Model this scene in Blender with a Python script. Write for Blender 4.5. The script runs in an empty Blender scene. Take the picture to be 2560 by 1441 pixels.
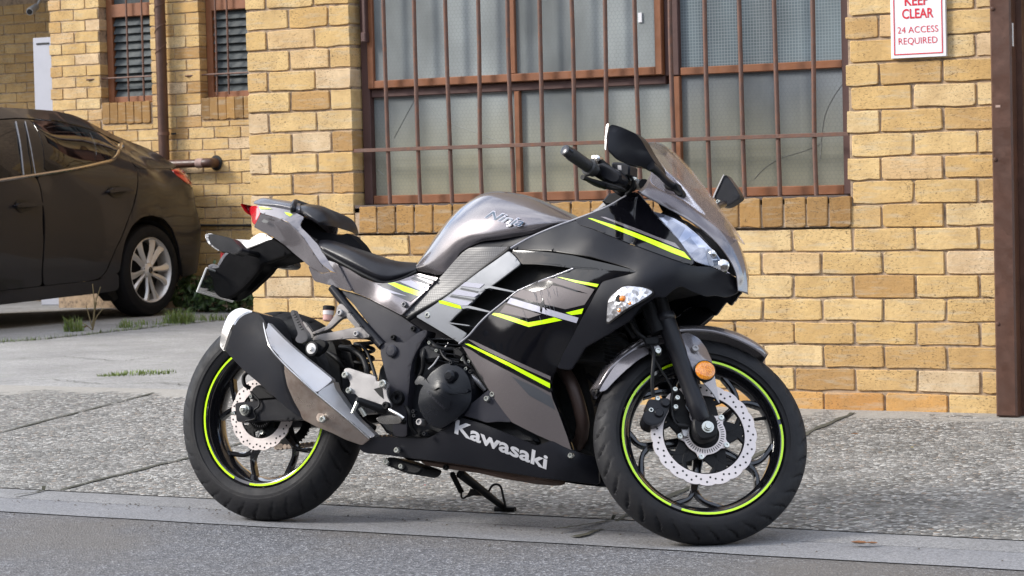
import bpy, bmesh, math, random
import numpy as np
from math import sin, cos, pi, radians, sqrt, atan2, hypot
from mathutils import Matrix, Vector
from mathutils.geometry import delaunay_2d_cdt

random.seed(7)
rng = np.random.default_rng(7)
SC = bpy.context.scene
COL = SC.collection

# ------------------------------------------------------------------ camera
F_PX, ROLL, TH, PIT = 6200.0, 0.0245, radians(30), radians(2.3172)
CAM = np.array([0.0, -8.537, 0.9731])
FW = np.array([-sin(TH)*cos(PIT), cos(TH)*cos(PIT), -sin(PIT)])
RT = np.array([cos(TH), sin(TH), 0.0])
DN = np.cross(FW, RT)
if DN[2] > 0: DN = -DN
cd = bpy.data.cameras.new("camera"); cam = bpy.data.objects.new("camera", cd); COL.objects.link(cam)
cx = RT*cos(ROLL)+DN*sin(ROLL); cy = RT*sin(ROLL)-DN*cos(ROLL); cz = -FW
cam.matrix_world = Matrix([[cx[i], cy[i], cz[i], CAM[i]] for i in range(3)]+[[0, 0, 0, 1]])
cd.sensor_width = 36; cd.lens = F_PX/2560*36; cd.clip_start = .1; cd.clip_end = 600
cd.dof.use_dof = True; cd.dof.focus_distance = 7.0; cd.dof.aperture_fstop = 20
SC.camera = cam

# ------------------------------------------------------------------ light
SUN_DIR = np.array([-.70, -.48, .53]); SUN_DIR = SUN_DIR/np.linalg.norm(SUN_DIR)     # towards the sun
world = bpy.data.worlds.new("World"); SC.world = world; world.use_nodes = True
wn = world.node_tree; wn.nodes.clear()
def wnode(t): return wn.nodes.new(t)
sky = wnode("ShaderNodeTexSky"); sky.sky_type = 'NISHITA'; sky.sun_disc = False
sky.sun_elevation = math.asin(SUN_DIR[2]); sky.sun_rotation = atan2(SUN_DIR[0], SUN_DIR[1])
sky.air_density = 1.0; sky.dust_density = 1.5; sky.ozone_density = 1.0
wo = wnode("ShaderNodeOutputWorld"); bg = wnode("ShaderNodeBackground"); bg.inputs[1].default_value = 0.15
tc = wnode("ShaderNodeTexCoord"); mp = wnode("ShaderNodeMapping"); mp.inputs['Scale'].default_value = (1, 1, 2.6)
nz = wnode("ShaderNodeTexNoise"); nz.inputs['Scale'].default_value = 2.2; nz.inputs['Detail'].default_value = 7; nz.inputs['Roughness'].default_value = .58
rp = wnode("ShaderNodeValToRGB"); rp.color_ramp.elements[0].position = .38; rp.color_ramp.elements[1].position = .62
mx = wnode("ShaderNodeMix"); mx.data_type = 'RGBA'
wn.links.new(tc.outputs['Generated'], mp.inputs[0]); wn.links.new(mp.outputs[0], nz.inputs['Vector'])
wn.links.new(nz.outputs['Fac'], rp.inputs[0]); wn.links.new(rp.outputs[0], mx.inputs[0])
wn.links.new(sky.outputs[0], mx.inputs[6]); mx.inputs[7].default_value = (8.2, 8.5, 9.1, 1)     # sunlit cloud
wn.links.new(mx.outputs[2], bg.inputs[0]); wn.links.new(bg.outputs[0], wo.inputs[0])
sl = bpy.data.lights.new("sun", 'SUN'); sl.energy = 1.9; sl.angle = radians(13); sl.color = (1.0, .95, .88)
so = bpy.data.objects.new("sun", sl); COL.objects.link(so)
so.rotation_euler = Vector(SUN_DIR).to_track_quat('Z', 'Y').to_euler()
SC.view_settings.view_transform = 'Standard'; SC.view_settings.look = 'None'
SC.view_settings.exposure = 1.08; SC.view_settings.gamma = 1

# ------------------------------------------------------------------ pixel -> place helpers (photo pixels 2560x1441)
def ray(x, y):
    u, v = x-1280, y-720.5
    return FW+RT*(u*cos(ROLL)-v*sin(ROLL))/F_PX+DN*(u*sin(ROLL)+v*cos(ROLL))/F_PX
def at(x, y, ax, val):
    d = ray(x, y); k = 'XYZ'.index(ax); return CAM+d*(val-CAM[k])/d[k]
def gz(Y): return 0.0 if Y < -2.27 else (.012+.047*(Y+2.27) if Y < 0 else .1187)
def atg(x, y):
    z = 0.0
    for _ in range(40): P = at(x, y, 'Z', z); z = max(gz(P[1]), 0)
    return P
Z = dict(P=(0, 0, 1), A=(460, 460, 3.275), B=(460, 740, 2.4016), C=(960, 470, 3.6033), D=(840, 780, 2.7706), E=(1380, 280, 3.0019),
         F=(1460, 680, 2.0017), G=(1140, 500, 3.0019), H=(0, 240, 2.3234), I=(0, 0, 2.5728), J=(860, 0, 2.5734), K=(1480, 0, 2.6686),
         L=(2080, 0, 2.5729), M=(0, 740, 2.05625), N=(1760, 740, 2.05625), O=(1840, 560, 2.882), Q=(0, 260, 4.8038), R=(0, 540, 4.504), S=(1600, 540, 4.803))
def parse(s):
    """'A: x,y[,w] ...' -> list of ('p', X, Y, w) in photo pixels, or ('#', u, v, w) in frame metres"""
    out = []; z = 'P'
    for t in s.split():
        if t[-1] == ':': z = t[0]; continue
        q = [float(a) for a in t.split(',')]; w = q[2] if len(q) > 2 else None
        if z == '#': out.append(('#', q[0], q[1], w))
        else: x0, y0, sc = Z[z]; out.append(('p', x0+q[0]/sc, y0+q[1]/sc, w))
    return out
class Frame:
    def __init__(s, o, eu, ev, ew): s.o = np.array(o, float); s.M = np.stack([eu, ev, ew], 1)
    def W(s, q): return np.atleast_2d(np.asarray(q, float))@s.M.T+s.o
    def px(s, x, y, w):
        o = s.M.T@(CAM-s.o); d = s.M.T@ray(x, y); k = (w-o[2])/d[2]; q = o+d*k; return q
    def pt(s, e, w=0.0):
        k, a, b, ww = e; ww = w if ww is None else ww
        return np.array([a, b, ww]) if k == '#' else s.px(a, b, ww)
    def pts(s, t, w=0.0): return np.array([s.pt(e, w) for e in parse(t)])
def rot(ax, a):
    ax = np.array(ax, float); ax /= np.linalg.norm(ax)
    K = np.array([[0, -ax[2], ax[1]], [ax[2], 0, -ax[0]], [-ax[1], ax[0], 0]])
    return np.eye(3)+sin(a)*K+(1-cos(a))*K@K

# ------------------------------------------------------------------ objects
def tag(o, label=None, cat=None, group=None, kind=None):
    if label: o['label'] = label
    if cat: o['category'] = cat
    if group: o['group'] = group
    if kind: o['kind'] = kind
    return o
def thing(name, label, cat, loc=(0, 0, 0), group=None):
    o = bpy.data.objects.new(name, None); COL.objects.link(o); o.location = Vector(loc); o.empty_display_size = .1
    return tag(o, label, cat, group)
def org(p):
    v = Vector((0, 0, 0))
    while p is not None: v = v+p.location; p = p.parent
    return np.array(v)
def mk(name, V, Fc, mat, parent=None, sm=35, label=None, loc=None):
    V = np.asarray(V, float)
    base = org(parent) if parent is not None else np.zeros(3)
    if loc is not None: loc = np.asarray(loc, float)
    o0 = base if loc is None else loc
    me = bpy.data.meshes.new(name); me.from_pydata((V-o0).tolist(), [], [tuple(int(i) for i in f) for f in Fc])
    me.validate(); me.update()
    if mat is not None: me.materials.append(mat)
    if sm:
        me.polygons.foreach_set('use_smooth', [True]*len(me.polygons)); me.set_sharp_from_angle(angle=radians(sm))
    o = bpy.data.objects.new(name, me); COL.objects.link(o)
    if parent is not None: o.parent = parent
    if loc is not None: o.location = Vector(loc-base)
    if label: o['label'] = label
    return o
def join(*ms):
    V = []; Fc = []; n = 0
    for v, f in ms:
        v = np.asarray(v, float); V.append(v); Fc += [tuple(i+n for i in q) for q in f]; n += len(v)
    return np.concatenate(V), Fc
def mirw(fr, V):      # mirror world verts through the frame's w=0 plane
    q = (np.asarray(V)-fr.o)@fr.M; q[:, 2] *= -1; return fr.W(q)
def flip(Fc): return [tuple(reversed(f)) for f in Fc]

def crom(P, k, closed=False):
    P = np.asarray(P, float); n = len(P); out = []
    m = n if closed else n-1
    for i in range(m):
        p0 = P[(i-1) % n] if (closed or i > 0) else 2*P[0]-P[1]
        p1 = P[i]; p2 = P[(i+1) % n]; p3 = P[(i+2) % n] if (closed or i+2 < n) else 2*P[-1]-P[-2]
        for j in range(k):
            t = j/k; out.append(.5*((2*p1)+(-p0+p2)*t+(2*p0-5*p1+4*p2-p3)*t*t+(-p0+3*p1-3*p2+p3)*t**3))
    if not closed: out.append(P[-1])
    return np.array(out)
def rnd(P, r, it=2):
    P = [np.array(p, float) for p in P]
    for _ in range(it):
        out = []; n = len(P)
        for i in range(n):
            a, b, c = P[i-1], P[i], P[(i+1) % n]
            l1, l2 = np.linalg.norm(a-b), np.linalg.norm(c-b)
            d = min(r, .33*l1, .33*l2)
            if d < 1e-5: out.append(b); continue
            out.append(b+(a-b)/l1*d); out.append(b+(c-b)/l2*d)
        P = out; r *= .4
    return np.array(P)
class Surf:
    """smooth w(u,v) through control points (thin plate spline)"""
    def __init__(s, C):
        C = np.asarray(C, float); s.c = C
        n = len(C)
        if n < 4: s.A = np.linalg.lstsq(np.c_[C[:, :2]-C[:, :2].mean(0), np.ones(n)], C[:, 2], rcond=None)[0]; s.m = C[:, :2].mean(0); s.t = 0; return
        s.t = 1; K = s.k(C[:, None, :2]-C[None, :, :2])+1e-5*np.eye(n); Pm = np.c_[np.ones(n), C[:, :2]]
        A = np.block([[K, Pm], [Pm.T, np.zeros((3, 3))]]); s.x = np.linalg.lstsq(A, np.r_[C[:, 2], 0, 0, 0], rcond=None)[0]
    def k(s, d):
        r2 = (d**2).sum(-1)+1e-12; return r2*np.log(r2)
    def __call__(s, q):
        q = np.atleast_2d(q)[:, :2]
        if not s.t: return (q-s.m)@s.A[:2]+s.A[2]
        n = len(s.c); return s.k(q[:, None]-s.c[None, :, :2])@s.x[:n]+s.x[n]+q@s.x[n+1:]
def const(w): return lambda q: np.full(len(np.atleast_2d(q)), float(w))
def surf(fr, t):
    if isinstance(t, (int, float)): return const(t)
    if callable(t): return t
    return Surf(fr.pts(t))
def on(fr, e, S):                          # photo pixel -> (u,v,w) on surface S
    if e[0] == '#': return np.array([e[1], e[2], S([[e[1], e[2]]])[0] if e[3] is None else e[3]])
    w = .15 if e[3] is None else e[3]
    if e[3] is not None: return fr.px(e[1], e[2], w)
    c = getattr(S, 'c', None)
    if c is None: return fr.px(e[1], e[2], float(S([[0, 0]])[0]))
    hi, lo = c[:, 2].max()+.04, c[:, 2].min()-.06; a = fr.px(e[1], e[2], hi); b = fr.px(e[1], e[2], lo)
    t = np.linspace(0, 1, 61); Q = a+(b-a)*t[:, None]; f = Q[:, 2]-S(Q[:, :2]); k = np.nonzero((f[:-1] > 0) & (f[1:] <= 0))[0]
    if len(k): i = k[0]; s_ = f[i]/(f[i]-f[i+1]); return Q[i]+(Q[i+1]-Q[i])*s_
    return Q[int(np.argmin(np.abs(f)))]
def area2(P): x, y = P[:, 0], P[:, 1]; return .5*np.sum(x*np.roll(y, -1)-np.roll(x, -1)*y)
def inside(P, Q):
    r = np.zeros(len(Q), bool); x, y = Q[:, 0], Q[:, 1]
    for i in range(len(P)):
        a, b = P[i-1], P[i]
        c = ((a[1] > y) != (b[1] > y)) & (x < (b[0]-a[0])*(y-a[1])/(b[1]-a[1]+1e-15)+a[0]); r ^= c
    return r
def bdist(P, Q):
    A = P; Bp = np.roll(P, -1, 0); d = np.full(len(Q), 1e9)
    for a, b in zip(A, Bp):
        ab = b-a; t = np.clip(((Q-a)@ab)/(ab@ab+1e-15), 0, 1); d = np.minimum(d, np.hypot(*(Q-a-t[:, None]*ab).T))
    return d
def sheet_geo(fr, outline, S, thick=.004, h=.014, er=.004, off=0.0, rc=.004, back=False, it=2):
    S = surf(fr, S)
    P = np.array([on(fr, e, S)[:2] for e in parse(outline)]) if isinstance(outline, str) else np.array(outline)[:, :2]
    if area2(P) < 0: P = P[::-1]
    if rc: P = rnd(P, rc, it)
    D = []
    for i in range(len(P)):
        a, b = P[i], P[(i+1) % len(P)]; n = max(1, int(np.linalg.norm(b-a)/h)); D += [a+(b-a)*j/n for j in range(n)]
    D = np.array(D); keep = [0]
    for i in range(1, len(D)):
        if np.linalg.norm(D[i]-D[keep[-1]]) > h*.12: keep.append(i)
    D = D[keep]; n = len(D)
    tg = np.roll(D, -1, 0)-np.roll(D, 1, 0); tg /= np.linalg.norm(tg, axis=1)[:, None]+1e-12; nin = np.c_[-tg[:, 1], tg[:, 0]]
    ins = []
    rings = [er*.3, er] if er > 0 else []
    for rr in rings:
        Q = D+nin*rr; ok = inside(D, Q); d = bdist(D, Q); ins.append(Q[ok & (d > rr*.8)])
    lo, hi = D.min(0), D.max(0)
    gx, gy = np.meshgrid(np.arange(lo[0], hi[0], h), np.arange(lo[1], hi[1], h)); G = np.c_[gx.ravel(), gy.ravel()]
    if len(G):
        G = G[inside(D, G)]
        if len(G): G = G[bdist(D, G) > max(er*1.25, h*.35)]; ins.append(G)
    A = np.concatenate([D]+ins) if ins else D
    r = delaunay_2d_cdt([Vector(p) for p in A], [], [list(range(n))], 1, 1e-7)
    V2 = np.array([list(v) for v in r[0]]); T = [tuple(f) for f in r[2]]
    T = [t if np.cross(V2[t[1]]-V2[t[0]], V2[t[2]]-V2[t[0]]) > 0 else t[::-1] for t in T]
    w = S(V2)+off
    if er > 0:
        d = bdist(D, V2); k = np.clip(1-d/er, 0, 1); w = w-er*(1-np.sqrt(np.clip(1-k*k, 0, 1)))
    V = np.c_[V2, w]
    cnt = {}
    for t in T:
        for i in range(len(t)): e = (t[i], t[(i+1) % len(t)]); cnt[e] = cnt.get(e, 0)+1
    be = [e for e in cnt if (e[1], e[0]) not in cnt]
    m = {}; add = []
    for e in be:
        for i in e:
            if i not in m: m[i] = len(V)+len(add); q = V[i].copy(); q[2] -= thick; add.append(q)
    Fc = list(T)+[(e[1], e[0], m[e[0]], m[e[1]]) for e in be]
    if add: V = np.concatenate([V, np.array(add)])
    def wt(q):
        z = S(q)
        if er > 0: k2 = np.clip(1-bdist(D, q)/er, 0, .55); z = z-er*(1-np.sqrt(1-k2*k2))
        return z
    e_ = 4e-4; q2 = V2+(V2.mean(0)-V2)*1e-6
    gu = (wt(q2+(e_, 0))-wt(q2-(e_, 0)))/(2*e_); gv = (wt(q2+(0, e_))-wt(q2-(0, e_)))/(2*e_)
    NRM = np.c_[-gu, -gv, np.ones(len(V2))]; NRM /= np.linalg.norm(NRM, axis=1)[:, None]; sheet_geo.n = (NRM, len(T))
    if back:
        bv = V[:len(V2)].copy(); bv[:, 2] = V[:len(V2), 2]-thick; o = len(V); V = np.concatenate([V, bv]); Fc += [tuple(o+i for i in reversed(t)) for t in T]
    return V, Fc
def sheet(fr, name, outline, S, mat, parent, mir=False, sm=38, label=None, **k):
    V, Fc = sheet_geo(fr, outline, S, **k)
    N_, nt = sheet_geo.n; o = mk(name, fr.W(V), Fc, mat, parent, sm, label); setn(o, N_@fr.M.T, nt)
    if mir: q = V.copy(); q[:, 2] *= -1; o2 = mk(name, fr.W(q), flip(Fc), mat, parent, sm); setn(o2, (N_*(1, 1, -1))@fr.M.T, nt)
    return o
def setn(o, N, nt):
    me = o.data
    if len(me.polygons) < nt: return
    at_ = me.attributes.get('sharp_edge')
    if at_: me.attributes.remove(at_)
    me.polygons.foreach_set('use_smooth', [True]*len(me.polygons)); out = []
    for p in me.polygons:
        fnn = p.normal
        for vi in p.vertices: out.append(Vector(N[vi]) if p.index < nt and vi < len(N) else fnn)
    me.normals_split_custom_set(out)
def decal(fr, name, outline, S, mat, parent, off=.0016, rc=.0, **k):
    return sheet(fr, name, outline, S, mat, parent, thick=.001, er=0, off=off, rc=rc, h=k.pop('h', .011), **k)
def patch(fr, name, rows, mat, parent, k=5, mir=True, sm=60, thick=0, join_mir=True, capends=False, label=None, kk=None):
    """rows: list of strings of control points, lofted by Catmull-Rom both ways; last point of each row lies on w=0 when mirrored"""
    G = np.array([fr.pts(r) if isinstance(r, str) else r for r in rows])
    H = np.array([crom(g, kk or k) for g in G]); H = np.array([crom(H[:, j], k) for j in range(H.shape[1])]).transpose(1, 0, 2)
    if mir and join_mir:
        Mr = H[:, ::-1][:, 1:].copy(); Mr[..., 2] *= -1; H = np.concatenate([H, Mr], 1)
    a, b = H.shape[:2]; V = H.reshape(-1, 3); Fc = [(i*b+j, (i+1)*b+j, (i+1)*b+j+1, i*b+j+1) for i in range(a-1) for j in range(b-1)]
    if capends: Fc += [tuple(range(b)), tuple(reversed([(a-1)*b+j for j in range(b)]))]
    V = fr.W(V)
    o = mk(name, V, Fc, mat, parent, sm, label)
    if thick:
        m = o.modifiers.new("thickness", 'SOLIDIFY'); m.thickness = thick; m.offset = 0
    fixn(o)
    return o
def fixn(o):
    bm = bmesh.new(); bm.from_mesh(o.data); bmesh.ops.recalc_face_normals(bm, faces=bm.faces); bm.to_mesh(o.data); bm.free()
def prism_geo(fr, outline, w0, w1, ch=.002, rc=.0):
    P = np.array([fr.pt(e, w1)[:2] for e in parse(outline)]) if isinstance(outline, str) else np.array(outline, float)[:, :2]
    if area2(P) < 0: P = P[::-1]
    if rc: P = rnd(P, rc, 1)
    a = P-np.roll(P, 1, 0); b = np.roll(P, -1, 0)-P
    a /= np.linalg.norm(a, axis=1)[:, None]+1e-12; b /= np.linalg.norm(b, axis=1)[:, None]+1e-12
    na = np.c_[-a[:, 1], a[:, 0]]; nb = np.c_[-b[:, 1], b[:, 0]]; m = na+nb; m /= (m*na).sum(1)[:, None].clip(.4)
    I = P+m*ch; n = len(P); c = lambda Q, w: np.c_[Q, np.full(n, w)]
    V = np.concatenate([c(I, w1), c(P, w1-ch), c(P, w0)]); Fc = [tuple(range(n)), tuple(reversed(range(2*n, 3*n)))]
    for i in range(n):
        j = (i+1) % n
        for r in (0, 1): Fc.append((r*n+j, r*n+i, (r+1)*n+i, (r+1)*n+j))
    return fr.W(V), Fc
def prism(fr, name, outline, w0, w1, mat, parent, ch=.002, rc=0, mir=False, sm=30, label=None):
    V, Fc = prism_geo(fr, outline, w0, w1, ch, rc); o = mk(name, V, Fc, mat, parent, sm, label)
    if mir: mk(name, mirw(fr, V), flip(Fc), mat, parent, sm)
    return o
def box_geo(x0, x1, y0, y1, z0, z1, ch=0):
    FX = Frame((0, 0, 0), (1, 0, 0), (0, 0, 1), (0, -1, 0))
    return prism_geo(FX, [(x0, z0), (x1, z0), (x1, z1), (x0, z1)], -y1, -y0, ch)
def box(name, b, mat, parent=None, ch=0, **k):
    V, Fc = box_geo(*b, ch=ch); return mk(name, V, Fc, mat, parent, sm=k.pop('sm', 0), **k)
def perp(t):
    a = np.array([0, 0, 1.]) if abs(t[2]) < .9 else np.array([1., 0, 0]); x = np.cross(a, t); x /= np.linalg.norm(x); return x, np.cross(t, x)
def tube_geo(P, r, seg=10, cap=True, flat=1.0):
    P = np.asarray(P, float); n = len(P); r = np.broadcast_to(np.asarray(r, float), (n,))
    T = np.gradient(P, axis=0); T /= np.linalg.norm(T, axis=1)[:, None]+1e-12
    x, y = perp(T[0]); V = []
    for i in range(n):
        x = x-T[i]*(x@T[i]); x /= np.linalg.norm(x); y = np.cross(T[i], x)
        V += [P[i]+r[i]*(cos(a)*x+flat*sin(a)*y) for a in np.arange(seg)*2*pi/seg]
    Fc = [(i*seg+j, i*seg+(j+1) % seg, (i+1)*seg+(j+1) % seg, (i+1)*seg+j) for i in range(n-1) for j in range(seg)]
    if cap: Fc += [tuple(reversed(range(seg))), tuple((n-1)*seg+j for j in range(seg))]
    return np.array(V), Fc
def tube(fr, name, t, r, mat, parent, seg=10, k=5, mir=False, **kw):
    P = fr.pts(t) if isinstance(t, str) else np.array(t); P = crom(P, k) if len(P) > 2 else P
    if np.ndim(r): r = np.interp(np.linspace(0, 1, len(P)), np.linspace(0, 1, len(r)), r)
    V, Fc = tube_geo(fr.W(P), r, seg); o = mk(name, V, Fc, mat, parent, 50, **kw)
    if mir: mk(name, mirw(fr, V), flip(Fc), mat, parent, 50)
    return o
def lathe_geo(fr, c, prof, seg=48, a0=0, a1=2*pi):
    """revolve (r, w) profile about the frame's w axis through (u, v)=c"""
    full = abs(a1-a0-2*pi) < 1e-6; m = seg if full else seg+1
    A = a0+(a1-a0)*np.arange(m)/seg; n = len(prof)
    V = np.array([[c[0]+r*cos(a), c[1]+r*sin(a), w] for a in A for r, w in prof])
    Fc = [(i*n+j, ((i+1) % m)*n+j, ((i+1) % m)*n+j+1, i*n+j+1) for i in range(seg) for j in range(n-1)]
    return fr.W(V), Fc
def lathe(fr, name, c, prof, mat, parent, seg=48, sm=35, fix=True, **k):
    V, Fc = lathe_geo(fr, c, prof, seg, k.pop('a0', 0), k.pop('a1', 2*pi)); o = mk(name, V, Fc, mat, parent, sm, **k)
    if fix: fixn(o)
    return o
def axis(name, P0, P1, prof, mat, parent, seg=20, sm=35, **k):
    """turned shape between two world points: prof = [(t, r)...]"""
    P0 = np.asarray(P0, float); P1 = np.asarray(P1, float); d = P1-P0; l = np.linalg.norm(d); t = d/l; x, y = perp(t)
    V = np.array([P0+d*tt+r*(cos(a)*x+sin(a)*y) for a in np.arange(seg)*2*pi/seg for tt, r in prof]); n = len(prof)
    Fc = [(i*n+j, ((i+1) % seg)*n+j, ((i+1) % seg)*n+j+1, i*n+j+1) for i in range(seg) for j in range(n-1)]
    o = mk(name, V, Fc, mat, parent, sm, **k); fixn(o); return o
def bolt(fr, name, x, y, w, r, mat, parent, z='P', depth=.006, hexa=True):
    q = fr.px(Z[z][0]+x/Z[z][2], Z[z][1]+y/Z[z][2], w)
    pr = [(0, depth*.4), (r*.42, depth*.4), (r*.5, depth), (r*.8, depth), (r, depth*.6), (r, -depth)]
    return lathe(fr, name, q[:2], [(a, w+b) for a, b in pr], mat, parent, seg=12)
def text_geo(s, bold=0.0, shear=0.0, space=1.0):
    c = bpy.data.curves.new('tmp', 'FONT'); c.body = s; c.size = 1; c.offset = bold; c.shear = shear; c.space_character = space; c.resolution_u = 3
    o = bpy.data.objects.new('tmp', c); COL.objects.link(o)
    bpy.context.view_layer.update(); dg = bpy.context.evaluated_depsgraph_get()
    me = bpy.data.meshes.new_from_object(o.evaluated_get(dg))
    V = np.array([v.co[:] for v in me.vertices]); Fc = [tuple(p.vertices) for p in me.polygons]
    bpy.data.objects.remove(o); bpy.data.curves.remove(c); bpy.data.meshes.remove(me)
    V[:, 0] -= V[:, 0].min(); W = V[:, 0].max(); V[:, 0] /= W; V[:, 1] /= .69
    return V[:, :2], Fc
def text_on(fr, name, s, p0, p1, hv, S, mat, parent, off=.002, z='P', thick=0, **k):
    V, Fc = text_geo(s, **k); S = surf(fr, S); x0, y0, sc = Z[z]
    p0, p1, hv = np.array(p0, float), np.array(p1, float), np.array(hv, float); out = []
    for a, b in V:
        q = p0+a*(p1-p0)+b*hv; u = on(fr, ('p', x0+q[0]/sc, y0+q[1]/sc, None), S); u[2] += off; out.append(u)
    V3 = np.array(out)
    Fq = Fc
    if len(Fc):
        f = Fc[0]; n = np.cross(V3[f[1]]-V3[f[0]], V3[f[2]]-V3[f[0]])
        if n[2] < 0: Fq = flip(Fc)
    o = mk(name, fr.W(V3), Fq, mat, parent, 0)
    if thick: m = o.modifiers.new('depth', 'SOLIDIFY'); m.thickness = thick
    return o

# ------------------------------------------------------------------ materials
class NT:
    def __init__(s, name):
        s.m = bpy.data.materials.new(name); s.m.use_nodes = True; s.t = s.m.node_tree; s.t.nodes.clear()
        s.o = s.n('OutputMaterial'); s.b = s.n('BsdfPrincipled'); s.l(s.b.outputs[0], s.o.inputs[0])
    def n(s, t, **k):
        x = s.t.nodes.new('ShaderNode'+t)
        for a, b in k.items(): setattr(x, a, b)
        return x
    def l(s, a, b): s.t.links.new(a, b)
    def set(s, i, v):
        v2 = (*v, 1) if isinstance(v, tuple) and len(v) == 3 else v; s.b.inputs[i].default_value = v2
    def pos(s, scale=(1, 1, 1), obj=False):
        g = s.n('TexCoord').outputs['Object'] if obj else s.n('NewGeometry').outputs['Position']
        m = s.n('Mapping'); m.inputs['Scale'].default_value = scale; s.l(g, m.inputs[0]); return m.outputs[0]
    def noise(s, v, scale, detail=4, rough=.55, dist=0):
        x = s.n('TexNoise'); x.inputs['Scale'].default_value = scale; x.inputs['Detail'].default_value = detail; x.inputs['Roughness'].default_value = rough; x.inputs['Distortion'].default_value = dist
        s.l(v, x.inputs['Vector']); return x.outputs['Fac']
    def voro(s, v, scale, feat='F1', rnd=1.0):
        x = s.n('TexVoronoi'); x.feature = feat; x.inputs['Scale'].default_value = scale; x.inputs['Randomness'].default_value = rnd; s.l(v, x.inputs['Vector']); return x
    def ramp(s, f, *st, interp='LINEAR'):
        x = s.n('ValToRGB'); x.color_ramp.interpolation = interp; e = x.color_ramp.elements
        while len(e) < len(st): e.new(.5)
        for q, (p, c) in zip(e, st): q.position = p; q.color = (*c, 1) if isinstance(c, tuple) else (c, c, c, 1)
        s.l(f, x.inputs[0]); return x.outputs[0]
    def mix(s, f, a, b, mode='MIX'):
        x = s.n('Mix', data_type='RGBA', blend_type=mode)
        for i, v in ((0, f), (6, a), (7, b)):
            if isinstance(v, (int, float)): x.inputs[i].default_value = v if i == 0 else (v, v, v, 1)
            elif isinstance(v, tuple): x.inputs[i].default_value = (*v, 1)
            else: s.l(v, x.inputs[i])
        return x.outputs[2]
    def math(s, op, a, b=0.0, c=None):
        x = s.n('Math', operation=op)
        for i, v in ((0, a), (1, b), (2, c)):
            if v is None: continue
            if isinstance(v, (int, float)): x.inputs[i].default_value = v
            else: s.l(v, x.inputs[i])
        return x.outputs[0]
    def bump(s, h, st=.3, dist=.01, prev=None):
        x = s.n('Bump'); x.inputs['Strength'].default_value = st; x.inputs['Distance'].default_value = dist; s.l(h, x.inputs['Height'])
        if prev is not None: s.l(prev, x.inputs['Normal'])
        s.l(x.outputs[0], s.b.inputs['Normal']); return x.outputs[0]
def mat(name, c, rough=.5, metal=0.0, coat=0.0, var=.0, vs=8, bump=0.0, bs=300, rv=.08, spec=.5, dirt=None, em=None):
    t = NT(name); t.set('Base Color', c); t.set('Roughness', rough); t.set('Metallic', metal); t.set('Coat Weight', coat); t.set('Coat Roughness', .04); t.set('Specular IOR Level', spec)
    p = t.pos()
    if var or dirt:
        f = t.noise(p, vs, 6, .6)
        cc = t.mix(f, tuple(x*(1-var) for x in c), tuple(min(1, x*(1+var)) for x in c))
        if dirt: cc = t.mix(t.ramp(t.noise(p, vs*2.3, 8, .7), (.48, 0.), (.75, dirt[1])), cc, dirt[0])
        t.l(cc, t.b.inputs['Base Color'])
    if rv:
        r = t.noise(p, 23, 5, .6); x = t.n('MapRange'); t.l(r, x.inputs[0]); x.inputs[1].default_value = .3; x.inputs[2].default_value = .7
        x.inputs[3].default_value = max(.02, rough-rv); x.inputs[4].default_value = min(1, rough+rv); t.l(x.outputs[0], t.b.inputs['Roughness'])
    if bump: t.bump(t.noise(p, bs, 3), bump, .002)
    return t.m
# ================================================================== materials of the setting
def brick_mat(name, stops, dark=.5):
    t = NT(name); oi = t.n('ObjectInfo'); p = t.pos()
    base = t.ramp(oi.outputs['Random'], *stops)
    f = t.noise(p, 9, 5, .6); c = t.mix(t.ramp(f, (.38, 0.), (.72, .5)), base, (.33, .20, .085))
    f1 = t.noise(t.pos((3, 3, 22)), 2.2, 3, .6); c = t.mix(t.ramp(f1, (.52, 0.), (.66, .30)), c, (.46, .45, .38))          # pale lime bloom in bands
    v = t.voro(t.pos((.8, 1, 1.7)), 30, 'DISTANCE_TO_EDGE'); v.inputs['Randomness'].default_value = 1
    dn = t.noise(p, 60, 3); cr = t.math('ADD', v.outputs['Distance'], t.math('MULTIPLY', dn, .16))
    mk_ = t.ramp(t.noise(p, 7, 3), (.44, 0.), (.62, 1.)); crack = t.math('MULTIPLY', t.ramp(cr, (.060, 1.), (.092, 0.)), mk_)
    c = t.mix(t.math('MULTIPLY', crack, .75), c, (.10, .06, .03))
    sp = t.mix(1.0, t.ramp(t.noise(t.pos((1, 1, 2.4)), 85, 4, .7), (.56, 0.), (.64, .9)), t.ramp(t.noise(p, 5, 3, .6), (.38, 0.), (.55, 1.)), 'MULTIPLY'); c = t.mix(sp, c, (.12, .08, .045)); c = t.mix(t.ramp(t.noise(p, 26, 7, .75), (.5, 0.), (.75, .45)), c, (.36, .24, .12))
    t.l(c, t.b.inputs['Base Color']); t.set('Roughness', .92); t.set('Specular IOR Level', .2)
    h = t.math('SUBTRACT', t.noise(p, 55, 6, .65), t.math('MULTIPLY', crack, .6)); t.bump(h, .55, .005)
    return t.m
M = {}
cream = [(0, (.58, .37, .145)), (.2, (.66, .46, .21)), (.4, (.70, .50, .24)), (.58, (.60, .40, .165)), (.75, (.71, .53, .28)), (.88, (.64, .43, .22)), (.95, (.47, .28, .11)), (1, (.37, .22, .095))]
M['brick'] = brick_mat('cream_brick', cream)
M['brick_base'] = brick_mat('orange_stained_brick', [(0, (.52, .26, .085)), (1, (.60, .34, .12))])
M['brick_sill'] = brick_mat('weathered_sill_brick', [(0, (.20, .115, .045)), (.4, (.34, .19, .07)), (.7, (.42, .24, .085)), (1, (.25, .15, .065))])
M['brick_pale'] = brick_mat('pale_brick', [(0, (.70, .52, .32)), (1, (.62, .48, .31))])
M['brick_tan'] = brick_mat('tan_brick', [(0, (.50, .31, .125)), (1, (.62, .42, .19))])
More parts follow.
